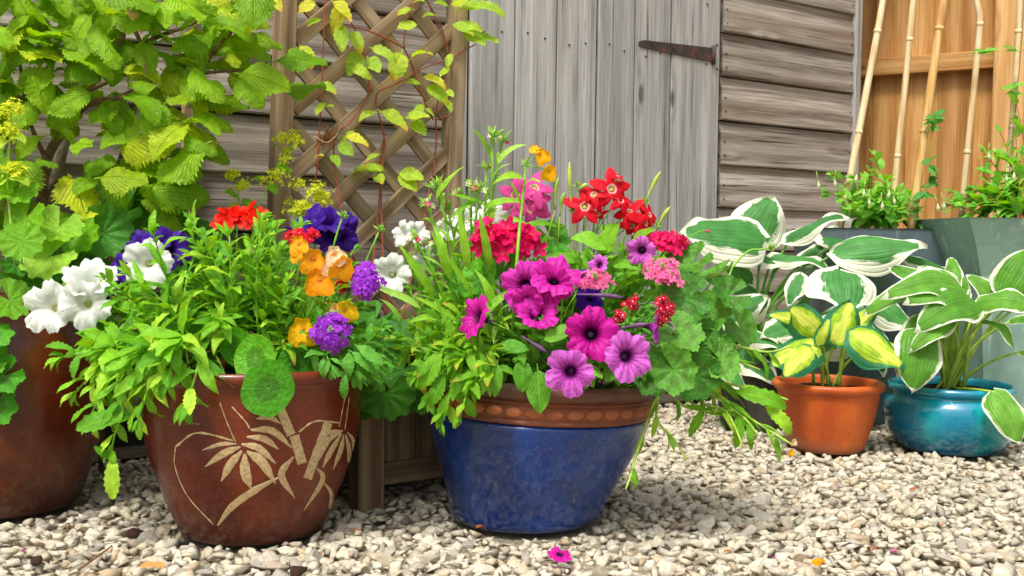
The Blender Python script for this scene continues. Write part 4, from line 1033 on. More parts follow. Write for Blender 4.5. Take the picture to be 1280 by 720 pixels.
def bud_rod(p, a, b, rad, mat):
    d = b - a; V, F = tube_geo(curve3(Vector(), d * .5 + Vector((-.004, 0, .003)), d, 7), 1, 1, 7); pr = (.35, .42, .45, .55, .85, 1.0, .75, .15); C = curve3(Vector(), d * .5 + Vector((-.004, 0, .003)), d, 7)
    V = [C[i // 7] + (V[i] - C[i // 7]) * rad * pr[i // 7] for i in range(len(V))]
    return part('bud', mk('bud', V, F, mat), p, Matrix.Translation(a))
# ---- hazel-like shrub against the shed, left
r = random.Random(101)
sb = at(52, 300, 2.30); sb.z = 0
shrub = plant('leafy_shrub', 'tall shrub with broad toothed lime green leaves and brown stems by the shed', sb, 'shrub')
trunk = [sb, at(50, 330, 2.3), at(53, 250, 2.28), at(58, 200, 2.26), at(84, 158, 2.22), at(110, 130, 2.18), at(150, 122, 2.12)]
stem(shrub, spline(trunk, 3), .016, .005, BARK, 'branch', 8)
BRANCH = [[(84, 158, 2.22), (95, 128, 2.2), (112, 112, 2.17), (132, 88, 2.14), (146, 70, 2.12)], [(112, 112, 2.17), (150, 96, 2.13), (176, 88, 2.1)],
          [(58, 200, 2.26), (40, 160, 2.22), (28, 100, 2.18), (20, 40, 2.16), (16, -30, 2.15)], [(28, 100, 2.18), (55, 88, 2.14), (80, 60, 2.1)],
          [(150, 122, 2.12), (200, 100, 2.14), (250, 92, 2.18), (300, 88, 2.2), (345, 92, 2.2)], [(250, 92, 2.18), (270, 60, 2.2), (300, 30, 2.24)],
          [(146, 70, 2.12), (160, 30, 2.1), (175, 10, 2.08), (182, -30, 2.1)], [(165, 30, 2.1), (178, 60, 2.08), (182, 92, 2.06)], [(146, 70, 2.12), (200, 45, 2.14), (240, 30, 2.2), (290, 5, 2.26)]]
for b in BRANCH: stem(shrub, spline([at(*q) for q in b], 3), .0055, .002, BARK, 'branch', 6)
st2 = [at(125, 330, 2.36), at(134, 262, 2.3), at(146, 212, 2.26), at(160, 168, 2.2), at(172, 118, 2.15)]; st2[0].z = 0.0
stem(shrub, spline(st2, 3), .007, .004, BARK, 'branch', 6)
stem(shrub, spline([at(40, 330, 2.4), at(58, 262, 2.38), at(76, 200, 2.36), at(88, 150, 2.36)], 3), .013, .010, GREYBARK, 'branch', 7)
stem(shrub, spline([at(58, 250, 2.28), at(70, 226, 2.2), at(92, 226, 2.16), at(102, 250, 2.12)], 3), .003, .002, BARK, 'branch', 5)
HAND = [(272, 10, 338, 20, .55), (262, 30, 318, 40, .6), (228, 40, 262, 10, .8), (258, 62, 336, 58, .45), (352, 62, 322, 38, .8), (345, 76, 407, 74, .62), (354, 112, 405, 104, .5), (300, 92, 360, 108, .55),
        (210, 138, 272, 176, 1.1), (238, 116, 299, 122, .75), (232, 186, 288, 196, .65), (176, 186, 256, 208, .62), (172, 206, 240, 232, .6), (188, 238, 258, 240, .4), (178, 250, 224, 264, .3),
        (60, 75, 5, 50, .8), (70, 95, 10, 110, .7), (92, 62, 50, 52, .7), (110, 55, 148, 36, .9), (120, 52, 138, 20, .8), (130, 66, 180, 60, .5), (84, 82, 122, 92, .8), (106, 60, 78, 40, .9),
        (112, 116, 62, 140, .9), (100, 130, 54, 152, .8), (150, 130, 112, 150, .8), (160, 120, 200, 142, .9), (140, 140, 165, 178, .9), (168, 168, 125, 178, .9), (150, 182, 210, 170, .7), (196, 108, 160, 100, .8),
        (205, 88, 240, 112, .8), (228, 84, 200, 60, .8), (215, 42, 180, 30, .8), (238, 40, 285, 48, .8), (250, 70, 215, 76, .7), (288, 62, 312, 92, .8), (310, 78, 290, 110, .8), (52, 172, 12, 202, .7), (178, 52, 190, 90, .8),
        (20, 20, 62, 6, .8), (25, 45, 0, 70, .9), (30, 65, 75, 70, .7), (145, 200, 105, 212, .7), (165, 215, 128, 232, .6), (150, 205, 200, 215, .7), (120, 225, 88, 240, .7), (175, 240, 212, 226, .6), (205, 130, 180, 165, .9), (215, 60, 248, 62, .8)]
for (bx, by, tx, ty, w) in HAND:
    Y = 2.06 + .10 * r.random() + (.08 if bx > 230 else 0)
    pleaf(shrub, r, bx, by, tx, ty, Y, Y - r.uniform(0, .05), L_SHRUB, SH, jit(r, (.05, -.62, .75), .35), sx=.75 + w * .45)
k = 0
while k < 225:
    x, y = r.uniform(-60, 320), r.uniform(-45, 270)
    lim = 325 if y < 100 else (270 if y < 135 else (255 if y < 185 else 215))
    if x > lim: continue
    if y > 140 and 20 < x < 200 and r.random() < .85: continue
    if x > 250 and r.random() < .45: continue
    back = r.random(); Y = min(2.04 + .24 * back, wallY(max(x, -40)) - .09)
    a = at(x, y, Y); th = r.uniform(-2.6, .6); d = Vector((math.cos(th), r.uniform(-.7, .05), math.sin(th) * .55 - .12))
    place_leaf(shrub, r.choice(SH), L_SHRUB, a, d, jit(r, (0, -.30, .95), .45), r.uniform(.045, .118), sx=r.uniform(.8, 1.25)); k += 1
# young pink leaves at the shoot tip
for (bx, by, tx, ty) in ((155, 5, 140, 6), (160, 8, 178, 36)): pleaf(shrub, r, bx, by, tx, ty, 2.07, 2.05, F_YOUNG, OV, sx=.7)

# ---- lady's mantle at the far left
r = random.Random(102)
ab0 = Vector((PK.x + .03, PK.y, PK.z + .37))
alch = plant('ladys_mantle', 'pale green scalloped leaf clump with lime flower spike in dark brown pot', ab0)
for (x, y, rad, Y, m) in ((33, 272, 30, 1.95, 0), (26, 302, 26, 1.90, 0), (74, 284, 30, 1.98, 0), (60, 322, 36, 1.96, 0), (12, 376, 30, 1.90, 0), (8, 240, 30, 1.98, 0), (22, 235, 24, 1.96, 0), (100, 296, 28, 2.02, 0), (150, 268, 40, 2.12, 1), (190, 275, 42, 2.16, 1), (128, 292, 34, 2.06, 1),
                         (238, 300, 30, 2.16, 1), (72, 350, 36, 2.02, 1), (40, 345, 34, 2.0, 1), (95, 330, 34, 2.04, 1), (20, 330, 30, 1.98, 1), (5, 200, 24, 1.98, 0), (110, 400, 30, 2.02, 1), (60, 405, 28, 2.02, 1), (175, 250, 34, 2.2, 1), (12, 415, 24, 1.95, 1), (215, 330, 34, 2.12, 1), (250, 340, 32, 2.12, 1), (150, 330, 34, 2.1, 1), (120, 355, 32, 2.08, 1)):
    rleaf(alch, r, x, y, Y, rad / FPX * Y, jit(r, (.05, -.75, .6), .3), root_in(ab0, 0, r, .05), (L_ALCHD if m else L_ALCH), AL)
sp_ = [ab0, at(16, 300, 1.95), at(9, 230, 1.95), at(12, 180, 1.95), at(14, 132, 1.95)]
stem(alch, spline(sp_, 3), .0025, .0015, S_PALE)
for (x, y, s) in ((15, 134, 13), (8, 162, 13), (18, 165, 10), (22, 212, 12), (10, 208, 10), (6, 140, 9)): part('flower_cluster', LIME[k % 4], alch, face(at(x, y, 1.945), (0, -.6, .8), s * 1.25 / FPX * 1.95, r.random() * 6), F_LIME); k += 1
for (bx, by, tx, ty) in ((12, 176, -8, 185), (12, 170, 30, 172), (10, 222, 34, 224), (10, 225, -12, 232)): pleaf(alch, r, bx, by, tx, ty, 1.95, 1.93, L_CREEP, TL, sx=1.6)
# second mantle behind the brown pot with airy flower sprays
r = random.Random(103)
mb = at(300, 300, 2.22); mb.z = 0.0
m2 = plant('ladys_mantle', 'airy lime flower sprays rising behind the brown pot before the trellis', mb)
SPR = [([(300, 420), (315, 300), (328, 250), (345, 210), (366, 180)], [(352, 172, 9), (370, 175, 12), (367, 168, 9), (356, 198, 8), (348, 217, 11), (330, 224, 7), (360, 188, 8)]),
       ([(290, 420), (296, 290), (299, 250), (296, 225)], [(291, 218, 10), (306, 229, 8), (286, 219, 7), (299, 232, 7)]),
       ([(365, 420), (372, 300), (378, 270), (385, 240)], [(372, 230, 10), (392, 240, 12), (404, 250, 10), (380, 259, 14), (362, 252, 7), (396, 232, 9), (370, 262, 10), (405, 243, 8)])]
for pts, cl in SPR:
    P = [at(x, y, 2.2) for x, y in pts]; P[0] = Vector((P[0].x, 2.24, 0.0)); stem(m2, spline(P, 3), .0022, .0012, S_PALE)
    for (x, y, s) in cl:
        c = at(x, y, 2.19 + r.uniform(-.02, .02)); part('flower_cluster', r.choice(LIME), m2, face(c, (0, -.5, .85), s * 1.2 / FPX * 2.2, r.random() * 6), F_LIME)
        q = min(P[1:], key=lambda v: (v - c).length); stem(m2, curve3(q - Vector((0, 0, .01)), q.lerp(c, .5), c, 3), .0009, .0006, S_PALE)
for (bx, by, tx, ty) in ((329, 228, 318, 220), (340, 216, 358, 212), (345, 205, 362, 212), (335, 230, 346, 238), (300, 250, 282, 236), (304, 248, 316, 262), (300, 255, 286, 258), (355, 190, 346, 180)): pleaf(m2, r, bx, by, tx, ty, 2.2, 2.18, L_LANCE, TL, sx=1.5)
for (x, y, rad, Y) in ((238, 330, 30, 2.2), (275, 330, 30, 2.2), (320, 320, 30, 2.24), (350, 330, 28, 2.22), (265, 300, 22, 2.22), (455, 440, 32, 2.16), (480, 470, 36, 2.10), (470, 400, 30, 2.2), (440, 400, 30, 2.22)):
    rleaf(m2, r, x, y, Y, rad / FPX * Y, jit(r, (.05, -.75, .6), .3), Vector((mb.x + r.uniform(-.05, .2), 2.28, 0.0)), L_ALCHD, AL)

pr_ = PM(PWID * .35, PDEP * .35, .268).translation
m3 = plant('ladys_mantle', 'dark scalloped leaves hanging over the edge of the timber planter box', pr_)
for (x, y, rad, Y) in ((482, 492, 36, 1.98), (455, 468, 32, 2.0), (505, 462, 32, 2.0), (472, 432, 32, 2.04), (440, 445, 30, 2.08), (500, 425, 30, 2.06), (520, 490, 28, 2.0), (462, 500, 26, 2.02)):
    rleaf(m3, r, x, y, Y, rad / FPX * Y, jit(r, (.0, -.8, .5), .3), pr_ + Vector((r.uniform(-.03, .03), r.uniform(-.03, .03), 0)), L_ALCHD, AL)
# ---- white and violet petunias in the left pot
r = random.Random(104)
rt = lambda: root_in(PK, .37, r, .06, .06, -.04)
wp = plant('white_petunia', 'white petunia spilling from the dark brown pot', Vector((PK.x + .06, PK.y - .04, PK.z + .37)))
petunia(wp, r, 57, 384, 1.86, 31 / FPX * 1.86, (-.25, -1, .12), F_WHITE, rt(), F_BUDW, mesh=PETUNIA[0], roll=.2)
petunia(wp, r, 106, 381, 1.85, 29 / FPX * 1.85, (.15, -1, .0), F_WHITE, rt(), F_BUDW, mesh=PETUNIA[2], roll=.9)
petunia(wp, r, 112, 343, 1.88, 30 / FPX * 1.88, (.1, -.72, .75), F_WHITE, rt(), F_BUDW, mesh=PETUNIA[1], roll=.4)
petunia(wp, r, 184, 328, 1.86, 28 / FPX * 1.86, (.2, -1, .1), F_WHITE, rt(), F_BUDW, mesh=PETUNIA[0], roll=1.3)
for i in range(9):
    shoot(wp, r, rt(), at(r.uniform(20, 190), r.uniform(345, 420), r.uniform(1.9, 2.02)), OV, L_OVATE, S_GREEN, 9, (.03, .05))
vp = plant('violet_petunia', 'deep violet petunia beside the white petunia in the dark brown pot', Vector((PK.x + .10, PK.y - .03, PK.z + .37)))
for (x, y, s, ax) in ((213, 309, 25, (.4, -.8, .3)), (172, 303, 20, (-.3, -.7, .6)), (148, 336, 18, (-.5, -.8, .2)), (140, 382, 14, (.2, -.7, -.4)), (195, 300, 18, (0, -.7, .7))):
    petunia(vp, r, x, y, 1.92, s / FPX * 1.92, ax, F_VIO, rt(), F_DKBUD)
for i in range(5): shoot(vp, r, rt(), at(r.uniform(130, 230), r.uniform(310, 390), r.uniform(1.94, 2.04)), OV, L_OVATE, S_GREEN, 8, (.03, .045))
# geranium leaves at the frame edge
ge = plant('geranium', 'lobed green geranium leaves hanging against the plain dark brown pot', Vector((PK.x - .08, PK.y - .08, PK.z + .37)))
for (x, y, rad) in ((-8, 420, 24), (4, 470, 26), (-6, 510, 26), (-14, 448, 24)): rleaf(ge, r, x, y, 1.86, rad / FPX * 1.86, jit(r, (.3, -.75, .5), .25), root_in(PK, .37, r, .03, -.08, -.08), L_GERP)

# ---- brown pot: bushy lance-leaved plants (several), then the flowers
SB = .27
def dome_shoots(p, r, c, z, n, xs, up, front, meshes, mat, smat, nleaf, L, **kw):
    """shoots fan out of the pot: xs sideways range in metres, up height range, front how far they lean to the lens"""
    for i in range(n):
        x = r.uniform(*xs); f = r.uniform(-1, 1); h = r.uniform(*up) * (1 - .45 * (abs(x) / .3) ** 2)
        rt_ = Vector((c.x + x * .45 + r.uniform(-.03, .03), c.y + r.uniform(-.10, .08), c.z + z))
        shoot(p, r, rt_, Vector((c.x + x, c.y + r.uniform(*front), c.z + z + h)), meshes, mat, smat, nleaf, L, **kw)
r = random.Random(110)
b1 = plant('bushy_annual', 'bright green lance leaved bush filling the left side of the brown pot', PB + Vector((-.08, 0, SB)))
dome_shoots(b1, r, PB, SB, 22, (-.26, .0), (.08, .29), (-.16, .08), LN, L_LANCE, S_GREEN, 13, (.050, .080), ang=1.0)
r = random.Random(111)
b2 = plant('bushy_annual', 'upright lance leaved bush around the red flower in the brown pot', PB + Vector((.02, .02, SB)))
dome_shoots(b2, r, PB, SB, 19, (-.12, .13), (.12, .29), (-.16, .08), LN + NL[:2], L_LANCE, S_GREEN, 14, (.046, .070), ang=.85)
r = random.Random(112)
b3 = plant('bushy_annual', 'toothed leafy sprigs trailing over the left rim of the brown pot', PB + Vector((-.12, -.06, SB)))
for (x, y, Y, n) in ((160, 560, 1.76, 11), (112, 522, 1.78, 10), (80, 446, 1.80, 9), (160, 505, 1.75, 11), (205, 520, 1.735, 9), (230, 470, 1.72, 10), (130, 480, 1.78, 10), (190, 470, 1.74, 11), (95, 490, 1.80, 8), (255, 500, 1.715, 6), (150, 440, 1.80, 11), (205, 440, 1.74, 12), (180, 410, 1.80, 12), (120, 430, 1.84, 10), (240, 430, 1.72, 12)):
    shoot(b3, r, root_in(PB, SB, r, .03, -.13, -.07), at(x, y, Y), TL + LN[:3], L_LANCE, S_GREEN, n, (.058, .088), t0=.35, ang=1.05, sr=.0030, rim=(PB, .205, PB.z + .302))
for (bx, by, tx, ty) in ((143, 570, 138, 624), (140, 575, 120, 558), (170, 520, 92, 530), (215, 515, 288, 524), (222, 505, 276, 532), (250, 492, 290, 512)): pleaf(b3, r, bx, by, tx, ty, 1.745, 1.725, L_LANCE, TL, (0, -.75, .65))
r = random.Random(113)
b4 = plant('scarlet_geranium', 'geranium with two scarlet blooms and rounded leaves in the brown pot', PB + Vector((0, 0, SB)))
for (x, y, rad, Y, n) in ((335, 485, 34, 1.700, (.05, -.97, .1)), (320, 447, 30, 1.735, (-.15, -.85, .5)), (372, 452, 24, 1.80, (.3, -.7, .5)), (295, 432, 24, 1.80, (-.3, -.6, .7)), (345, 420, 24, 1.84, (.1, -.6, .8))):
    rleaf(b4, r, x, y, Y, rad / FPX * Y, n, root_in(PB, SB, r, .05, .01, -.06), L_GERP, GR, rolldir=(r.uniform(-.5, .5), 0, -1))
for (x, y) in ((286, 272), (310, 270)): umbel(b4, r, x, y, 1.93, 16 / FPX * 1.93, 11 / FPX * 1.93, GFLORET, F_SCAR, root_in(PB, SB, r, .04), 14 / FPX * 1.93, 7)
r = random.Random(114)
b5 = plant('orange_nemesia', 'orange lipped flowers above the rim of the brown pot', PB + Vector((.06, 0, SB)))
for (x, y, s, mt, ax, ro) in ((374, 305, 13, F_ORNG, (-.3, -.8, .3), .3), (392, 324, 17, F_ORNG, (.1, -1, .1), 0), (400, 350, 18, F_ORNG, (.05, -1, .25), 0), (418, 318, 13, F_ORPK, (.2, -.9, .4), .2), (428, 332, 16, F_ORNG, (.5, -.8, .0), -.3), (414, 332, 12, F_ORPK, (.1, -1, .2), 0), (379, 412, 19, F_YELL, (-.1, -1, .2), .1), (430, 388, 16, F_YELL, (.5, -.8, .1), .4), (421, 322, 10, F_ORPK, (.1, -.9, .5), 1), (370, 318, 9, F_ORNG, (-.4, -.8, .2), .5), (420, 385, 8, F_ORPK, (0, -1, .3), 0)):
    nemesia(b5, r, x, y, 1.79, s / FPX * 1.79, ax, mt, root_in(PB, SB, r, .05, .06, -.05), ro)
for i in range(17): shoot(b5, r, root_in(PB, SB, r, .06, .06, -.04), at(r.uniform(330, 470), r.uniform(335, 455), r.uniform(1.78, 1.92)), LN, L_LANCE2, S_GREEN, 11, (.036, .058))
r = random.Random(115)
b6 = plant('purple_verbena', 'verbena with two bright purple flower heads in the brown pot', PB + Vector((.11, 0, SB)))
umbel(b6, r, 457, 351, 1.80, 20 / FPX * 1.8, 20 / FPX * 1.8, VFLORET, F_PURV, root_in(PB, SB, r, .04, .11, -.05), 9.5 / FPX * 1.8, 24, axis=(.1, -.9, .4))
umbel(b6, r, 414, 414, 1.76, 22 / FPX * 1.76, 21 / FPX * 1.76, VFLORET, F_PURV, root_in(PB, SB, r, .04, .11, -.05), 9.5 / FPX * 1.76, 24, axis=(.05, -.9, .3), centre=F_BUDG)
for i in range(13): shoot(b6, r, root_in(PB, SB, r, .05, .10, -.05), at(r.uniform(400, 490), r.uniform(385, 480), r.uniform(1.76, 1.88)), TL, L_VERB, S_DEEP, 10, (.034, .052), ang=1.0, rim=(PB, .205, PB.z + .302))
for (x, y) in ((428, 272), (474, 289)):
    q = at(x, y, 1.86); stem(b6, curve3(root_in(PB, SB, r, .04, .1), q + Vector((-.02, 0, -.05)), q, 6), .002, .0018, S_GREEN); part('bud_cluster', TIGHT[0], b6, face(q, (.4, -.4, .8), .017, 1), F_BUDG)
for (bx, by, tx, ty) in ((436, 440, 436, 470), (395, 440, 394, 466), (446, 432, 478, 454), (440, 440, 470, 466), (432, 468, 428, 500)): pleaf(b6, r, bx, by, tx, ty, 1.74, 1.73, L_VERB, TL, (0, -.85, .5), sx=1.1)
r = random.Random(116)
b7 = plant('violet_petunia', 'deep violet petunia behind the orange flowers of the brown pot', PB + Vector((.08, .06, SB)))
for (x, y, s, ax) in ((383, 277, 26, (-.5, -.6, .6)), (420, 290, 28, (.3, -.8, .2)), (412, 272, 22, (.2, -.6, .8)), (362, 295, 12, (-.7, -.5, -.2)), (432, 300, 15, (.6, -.6, -.3))):
    petunia(b7, r, x, y, 1.97, s / FPX * 1.97, ax, F_VIO, root_in(PB, SB, r, .05, .08, .05), F_DKBUD)
for i in range(7): shoot(b7, r, root_in(PB, SB, r, .05, .08, .05), at(r.uniform(350, 460), r.uniform(300, 400), r.uniform(1.98, 2.08)), OV, L_OVATE, S_GREEN, 9, (.03, .045))
b8 = plant('red_verbena', 'small red verbena head under the violet petunia in the brown pot', PB + Vector((.06, .02, SB)))
umbel(b8, r, 377, 293, 1.87, 20 / FPX * 1.87, 13 / FPX * 1.87, VFLORET, F_REDV, root_in(PB, SB, r, .04, .06), 6.5 / FPX * 1.87, 26, axis=(0, -.7, .7))
umbel(b8, r, 425, 355, 1.84, 9 / FPX * 1.84, 7 / FPX * 1.84, VFLORET, F_REDV, root_in(PB, SB, r, .04, .06), 6.5 / FPX * 1.84, 7, axis=(0, -.8, .5))
for i in range(3): shoot(b8, r, root_in(PB, SB, r, .04, .06), at(r.uniform(360, 400), r.uniform(305, 350), 1.9), TL, L_VERB, S_DEEP, 8, (.028, .04))
b9 = plant('white_petunia', 'white petunia between the purple verbena and the tall bud stems', PL + Vector((-.16, .02, .24)))
rt2 = lambda: root_in(PL, .235, r, .04, -.13, .03)
for (x, y, s, ax, ro) in ((487, 342, 23, (-.1, -1, .1), 0), (500, 292, 16, (-.7, -.6, .2), .5), (522, 290, 15, (.4, -.8, .3), 1), (580, 272, 17, (-.3, -.8, .4), 0), (617, 268, 19, (.2, -.8, .5), .6), (533, 322, 14, (.6, -.6, -.2), 0), (560, 285, 15, (.1, -.9, .2), .3), (525, 330, 12, (.3, -.8, .1), 0)):
    petunia(b9, r, x, y, 1.93 if x < 510 else 2.02, s / FPX * 1.95, ax, F_WHITE, rt2(), F_BUDW, roll=ro)
for i in range(6): shoot(b9, r, rt2(), at(r.uniform(480, 600), r.uniform(300, 390), r.uniform(1.98, 2.1)), OV, L_OVATE, S_GREEN, 9, (.03, .045))

# ---- blue pot
SL = .24
r = random.Random(120)
c1 = plant('sweet_william', 'tall upright narrow leaved stems with bristly green bud heads in blue pot', PL + Vector((-.10, .0, SL)))
c1r = lambda: root_in(PL, SL, r, .06, -.09, -.02)
for (x, y, Y, bs) in ((617, 172, 1.96, 20), (628, 178, 1.98, 15), (548, 236, 1.93, 20), (598, 240, 1.90, 20), (575, 246, 1.94, 16), (608, 212, 1.97, 15), (535, 258, 1.95, 15), (588, 235, 1.93, 15), (560, 262, 1.95, 13), (520, 300, 1.92, 12), (545, 310, 1.88, 12)):
    pts = shoot(c1, r, c1r(), at(x, y, Y), NL, L_WILLIAM, S_GREEN, 13, (.05, .08), t0=.12, ang=.7, sr=.0034, bow=.02, top=4)
    part('bud_cluster', r.choice(BUDS), c1, face(at(x, y, Y), (0, -.25, 1), bs / FPX * Y, r.random() * 6), F_BUDG)
    for q in range(3):
        a = r.random() * 6.28; part('bud', GFLORET[0], c1, face(at(x, y, Y) + Vector((.010 * math.cos(a), .008 * math.sin(a) - .004, r.uniform(0, .010))), (math.cos(a), -1, .6), 4.5 / FPX * Y, 0), F_BUDW if q else F_PKBUD)
for (bx, by, tx, ty) in ((612, 195, 598, 160), (622, 205, 648, 172), (604, 255, 565, 240), (605, 262, 650, 240), (545, 250, 572, 205), (598, 250, 560, 268), (626, 270, 672, 285), (640, 300, 692, 262)): pleaf(c1, r, bx, by, tx, ty, 1.93, 1.90, L_WILLIAM, NL, (0, -.7, .7), sx=1.3)
for (bx, by, tx, ty) in ((540, 370, 505, 305), (560, 345, 545, 280), (585, 335, 575, 262), (612, 335, 602, 268), (525, 385, 470, 352), (570, 400, 520, 368), (600, 400, 640, 352), (590, 370, 560, 318), (550, 400, 510, 392), (620, 390, 600, 335), (500, 400, 482, 372)): pleaf(c1, r, bx, by, tx, ty, 1.86, 1.83, L_WILLIAM, NL, (0, -.75, .6), sx=1.1)
dome_shoots(c1, r, PL + Vector((-.10, 0, 0)), SL, 14, (-.12, .08), (.08, .24), (-.16, .04), NL, L_WILLIAM, S_GREEN, 12, (.05, .085), ang=.9)
r = random.Random(121)
c2 = plant('bushy_annual', 'yellow tipped leafy sprigs hanging over the left rim of blue pot', PL + Vector((-.12, -.08, SL)))
for (x, y, Y, n) in ((552, 530, 1.795, 9), (535, 500, 1.82, 9), (575, 520, 1.775, 8), (590, 480, 1.78, 9), (520, 470, 1.84, 10), (540, 440, 1.82, 11), (570, 455, 1.79, 10), (500, 440, 1.88, 10), (560, 420, 1.82, 12), (520, 410, 1.86, 12), (590, 430, 1.80, 11), (610, 470, 1.77, 7), (480, 420, 1.90, 9), (545, 390, 1.86, 12), (580, 385, 1.84, 12), (615, 440, 1.79, 9)):
    shoot(c2, r, root_in(PL, SL, r, .03, -.11, -.07), at(x, y, Y), TL + LN[:2], L_LANCE2, S_GREEN, n, (.040, .066), t0=.3, ang=1.0, sr=.0024, rim=(PL + Vector((.03, 0, 0)), .232, PL.z + .275))
for (bx, by, tx, ty, w) in ((570, 460, 574, 502, 1.3), (556, 470, 537, 508, 1.0), (562, 490, 543, 538, .8), (598, 452, 594, 492, 1.0), (552, 440, 524, 486, 1.0), (600, 440, 612, 470, .9), (585, 470, 576, 510, 1.1), (540, 450, 520, 470, 1.1)): pleaf(c2, r, bx, by, tx, ty, 1.80, 1.785, L_LANCE2, TL, (0, -.9, .35), sx=w)
c3 = plant('orange_nemesia', 'single tall stem with two orange yellow flowers against the shed door', PL + Vector((-.02, -.05, SL)))
tip = at(657, 208, 1.88); stem(c3, spline([root_in(PL, SL, r, .01, -.03, -.06), at(645, 345, 1.84), at(650, 280, 1.86), at(655, 235, 1.87), tip], 3), .0035, .002, S_GREEN)
part('bud_cluster', BUDS[1], c3, face(tip, (0, -.2, 1), .018, 1), F_BUDG)
for (x, y, s, ax, ro) in ((676, 194, 13, (.3, -.9, .2), .5), (686, 214, 13, (.4, -.9, .0), -.2), (668, 186, 8, (0, -.7, .7), 0)):
    p = at(x, y, 1.86); M = face(p, ax, s / FPX * 1.86, ro); part('flower', NEMES[int(x) % 3], c3, M, F_YELL); stem(c3, curve3(tip, tip.lerp(p, .5) + Vector((0, 0, .006)), p, 4), .0012, .001, S_GREEN)
for (bx, by, tx, ty) in ((655, 225, 618, 212), (655, 235, 668, 215), (652, 260, 640, 225)): pleaf(c3, r, bx, by, tx, ty, 1.87, 1.84, L_WILLIAM, NL, (0, -.6, .8), sx=1.6)

r = random.Random(122)
c4 = plant('magenta_petunia', 'magenta petunia with dark throats cascading at the front of blue pot', PL + Vector((.04, -.08, SL)))
c4r = lambda: root_in(PL, SL, r, .05, .05, -.10)
for (x, y, s, Y, ax, ro, mt, me_) in ((654, 356, 27, 1.80, (-.3, -1, .1), .3, F_MAG, 1), (694, 342, 30, 1.80, (.1, -.72, .75), .0, F_MAG, 0), (690, 356, 24, 1.79, (-.25, -1, -.15), .8, F_MAG, 2), (672, 388, 25, 1.78, (.1, -.75, .65), .5, F_MAG, 3), (590, 394, 25, 1.80, (-.85, -.55, .35), .0, F_MAG, 1), (740, 417, 31, 1.76, (.0, -1, .15), .2, F_MAG, 1), (787, 445, 29, 1.725, (.25, -1, .15), .7, F_PINKP, 0), (712, 466, 28, 1.74, (-.15, -1, .0), 1.1, F_PINKP, 2),
                             (824, 410, 19, 1.80, (.95, -.35, -.1), .4, F_PINKP, 3), (801, 314, 17, 1.90, (-.2, -.75, -.1), .2, F_PINKP, 1), (736, 378, 17, 1.80, (-.2, -.8, -.5), 0, F_VIO, 2), (747, 330, 12, 1.86, (-.5, -.8, .3), .6, F_PINKP, 1), (658, 378, 20, 1.79, (-.4, -.9, -.3), .1, F_MAG, 0), (735, 352, 17, 1.87, (.3, -.8, .5), .4, F_VIO, 1)):
    petunia(c4, r, x, y, Y, s / FPX * Y, ax, mt, c4r(), F_DKBUD, mesh=PETUNIA[me_], roll=ro)
for i in range(20): shoot(c4, r, c4r(), at(r.uniform(620, 830), r.uniform(370, 470), r.uniform(1.79, 1.92)), OV, L_OVATE, S_GREEN, 10, (.026, .046), rim=(PL + Vector((.03, 0, 0)), .232, PL.z + .275))
for (bx, by, tx, ty, w) in ((653, 450, 653, 490, 1.1), (672, 462, 675, 516, 1.0), (622, 455, 618, 498, .8), (628, 430, 660, 436, .9), (650, 432, 655, 455, .8), (680, 425, 720, 405, .8)): pleaf(c4, r, bx, by, tx, ty, 1.775, 1.765, L_OVATE, OV, (0, -.9, .4), sx=w)
for (bx, by, tx, ty) in ((652, 420, 686, 442), (720, 368, 780, 372), (772, 412, 812, 405)):      # closed dark buds
    a, b = at(bx, by, 1.78), at(tx, ty, 1.765); bud_rod(c4, a, b, .0042, F_DKBUD); stalk_to(c4, r, c4r(), a, S_GREEN)
r = random.Random(123)
c5 = plant('red_nicotiana', 'red star shaped nicotiana blooms standing above blue pot', PL + Vector((.08, .04, SL)))
c5r = lambda: root_in(PL, SL, r, .05, .09, .04)
for (x, y, s, ax, ro) in ((765, 236, 25, (.15, -.95, .3), .3), (731, 258, 24, (-.05, -.95, .25), 1.57), (742, 243, 17, (-.3, -.8, .5), 0), (786, 266, 20, (-.3, -.8, .2), .8), (806, 278, 23, (.6, -.7, .2), .2), (790, 283, 16, (-.2, -.8, -.5), .5), (776, 250, 17, (.4, -.8, .5), 0), (812, 268, 14, (.7, -.6, .4), 1), (800, 292, 12, (.2, -.8, -.6), .2), (748, 268, 12, (.1, -.7, -.6), .3), (772, 220, 9, (.3, -.4, .8), 0)):
    star(c5, r, x, y, 1.96, s / FPX * 1.96, ax, F_RED, c5r(), S_PALE, roll=ro)
for (x0, y0, x1, y1) in ((716, 270, 712, 202), (805, 260, 826, 214), (820, 290, 838, 258), (722, 240, 735, 230)):
    a, b = at(x0, y0, 1.97), at(x1, y1, 1.96); bud_rod(c5, a, b, .0044, S_PALE); stalk_to(c5, r, c5r(), a, S_PALE)
    part('bud_cluster', BUDS[0], c5, face(a + Vector((0, 0, .008)), (0, -.3, 1), .018, r.random() * 6), F_BUDG)
for i in range(24): shoot(c5, r, c5r(), at(r.uniform(690, 835), r.uniform(285, 370), r.uniform(1.92, 2.08)), OV + LN[1:2], L_NICO, S_PALE, 9, (.045, .078), ang=1.0)
for (bx, by, tx, ty, w) in ((760, 310, 720, 290, 1.2), (765, 330, 800, 330, 1.0), (720, 325, 690, 318, 1.1), (750, 315, 770, 280, 1.1), (790, 300, 815, 285, 1.0), (735, 340, 690, 335, 1.0), (800, 340, 830, 318, 1.0)): pleaf(c5, r, bx, by, tx, ty, 1.93, 1.90, L_NICO, OV, (0, -.7, .7), sx=w)
r = random.Random(124)
c6 = plant('pink_nicotiana', 'pink star shaped nicotiana blooms beside the red ones over blue pot', PL + Vector((.0, .04, SL)))
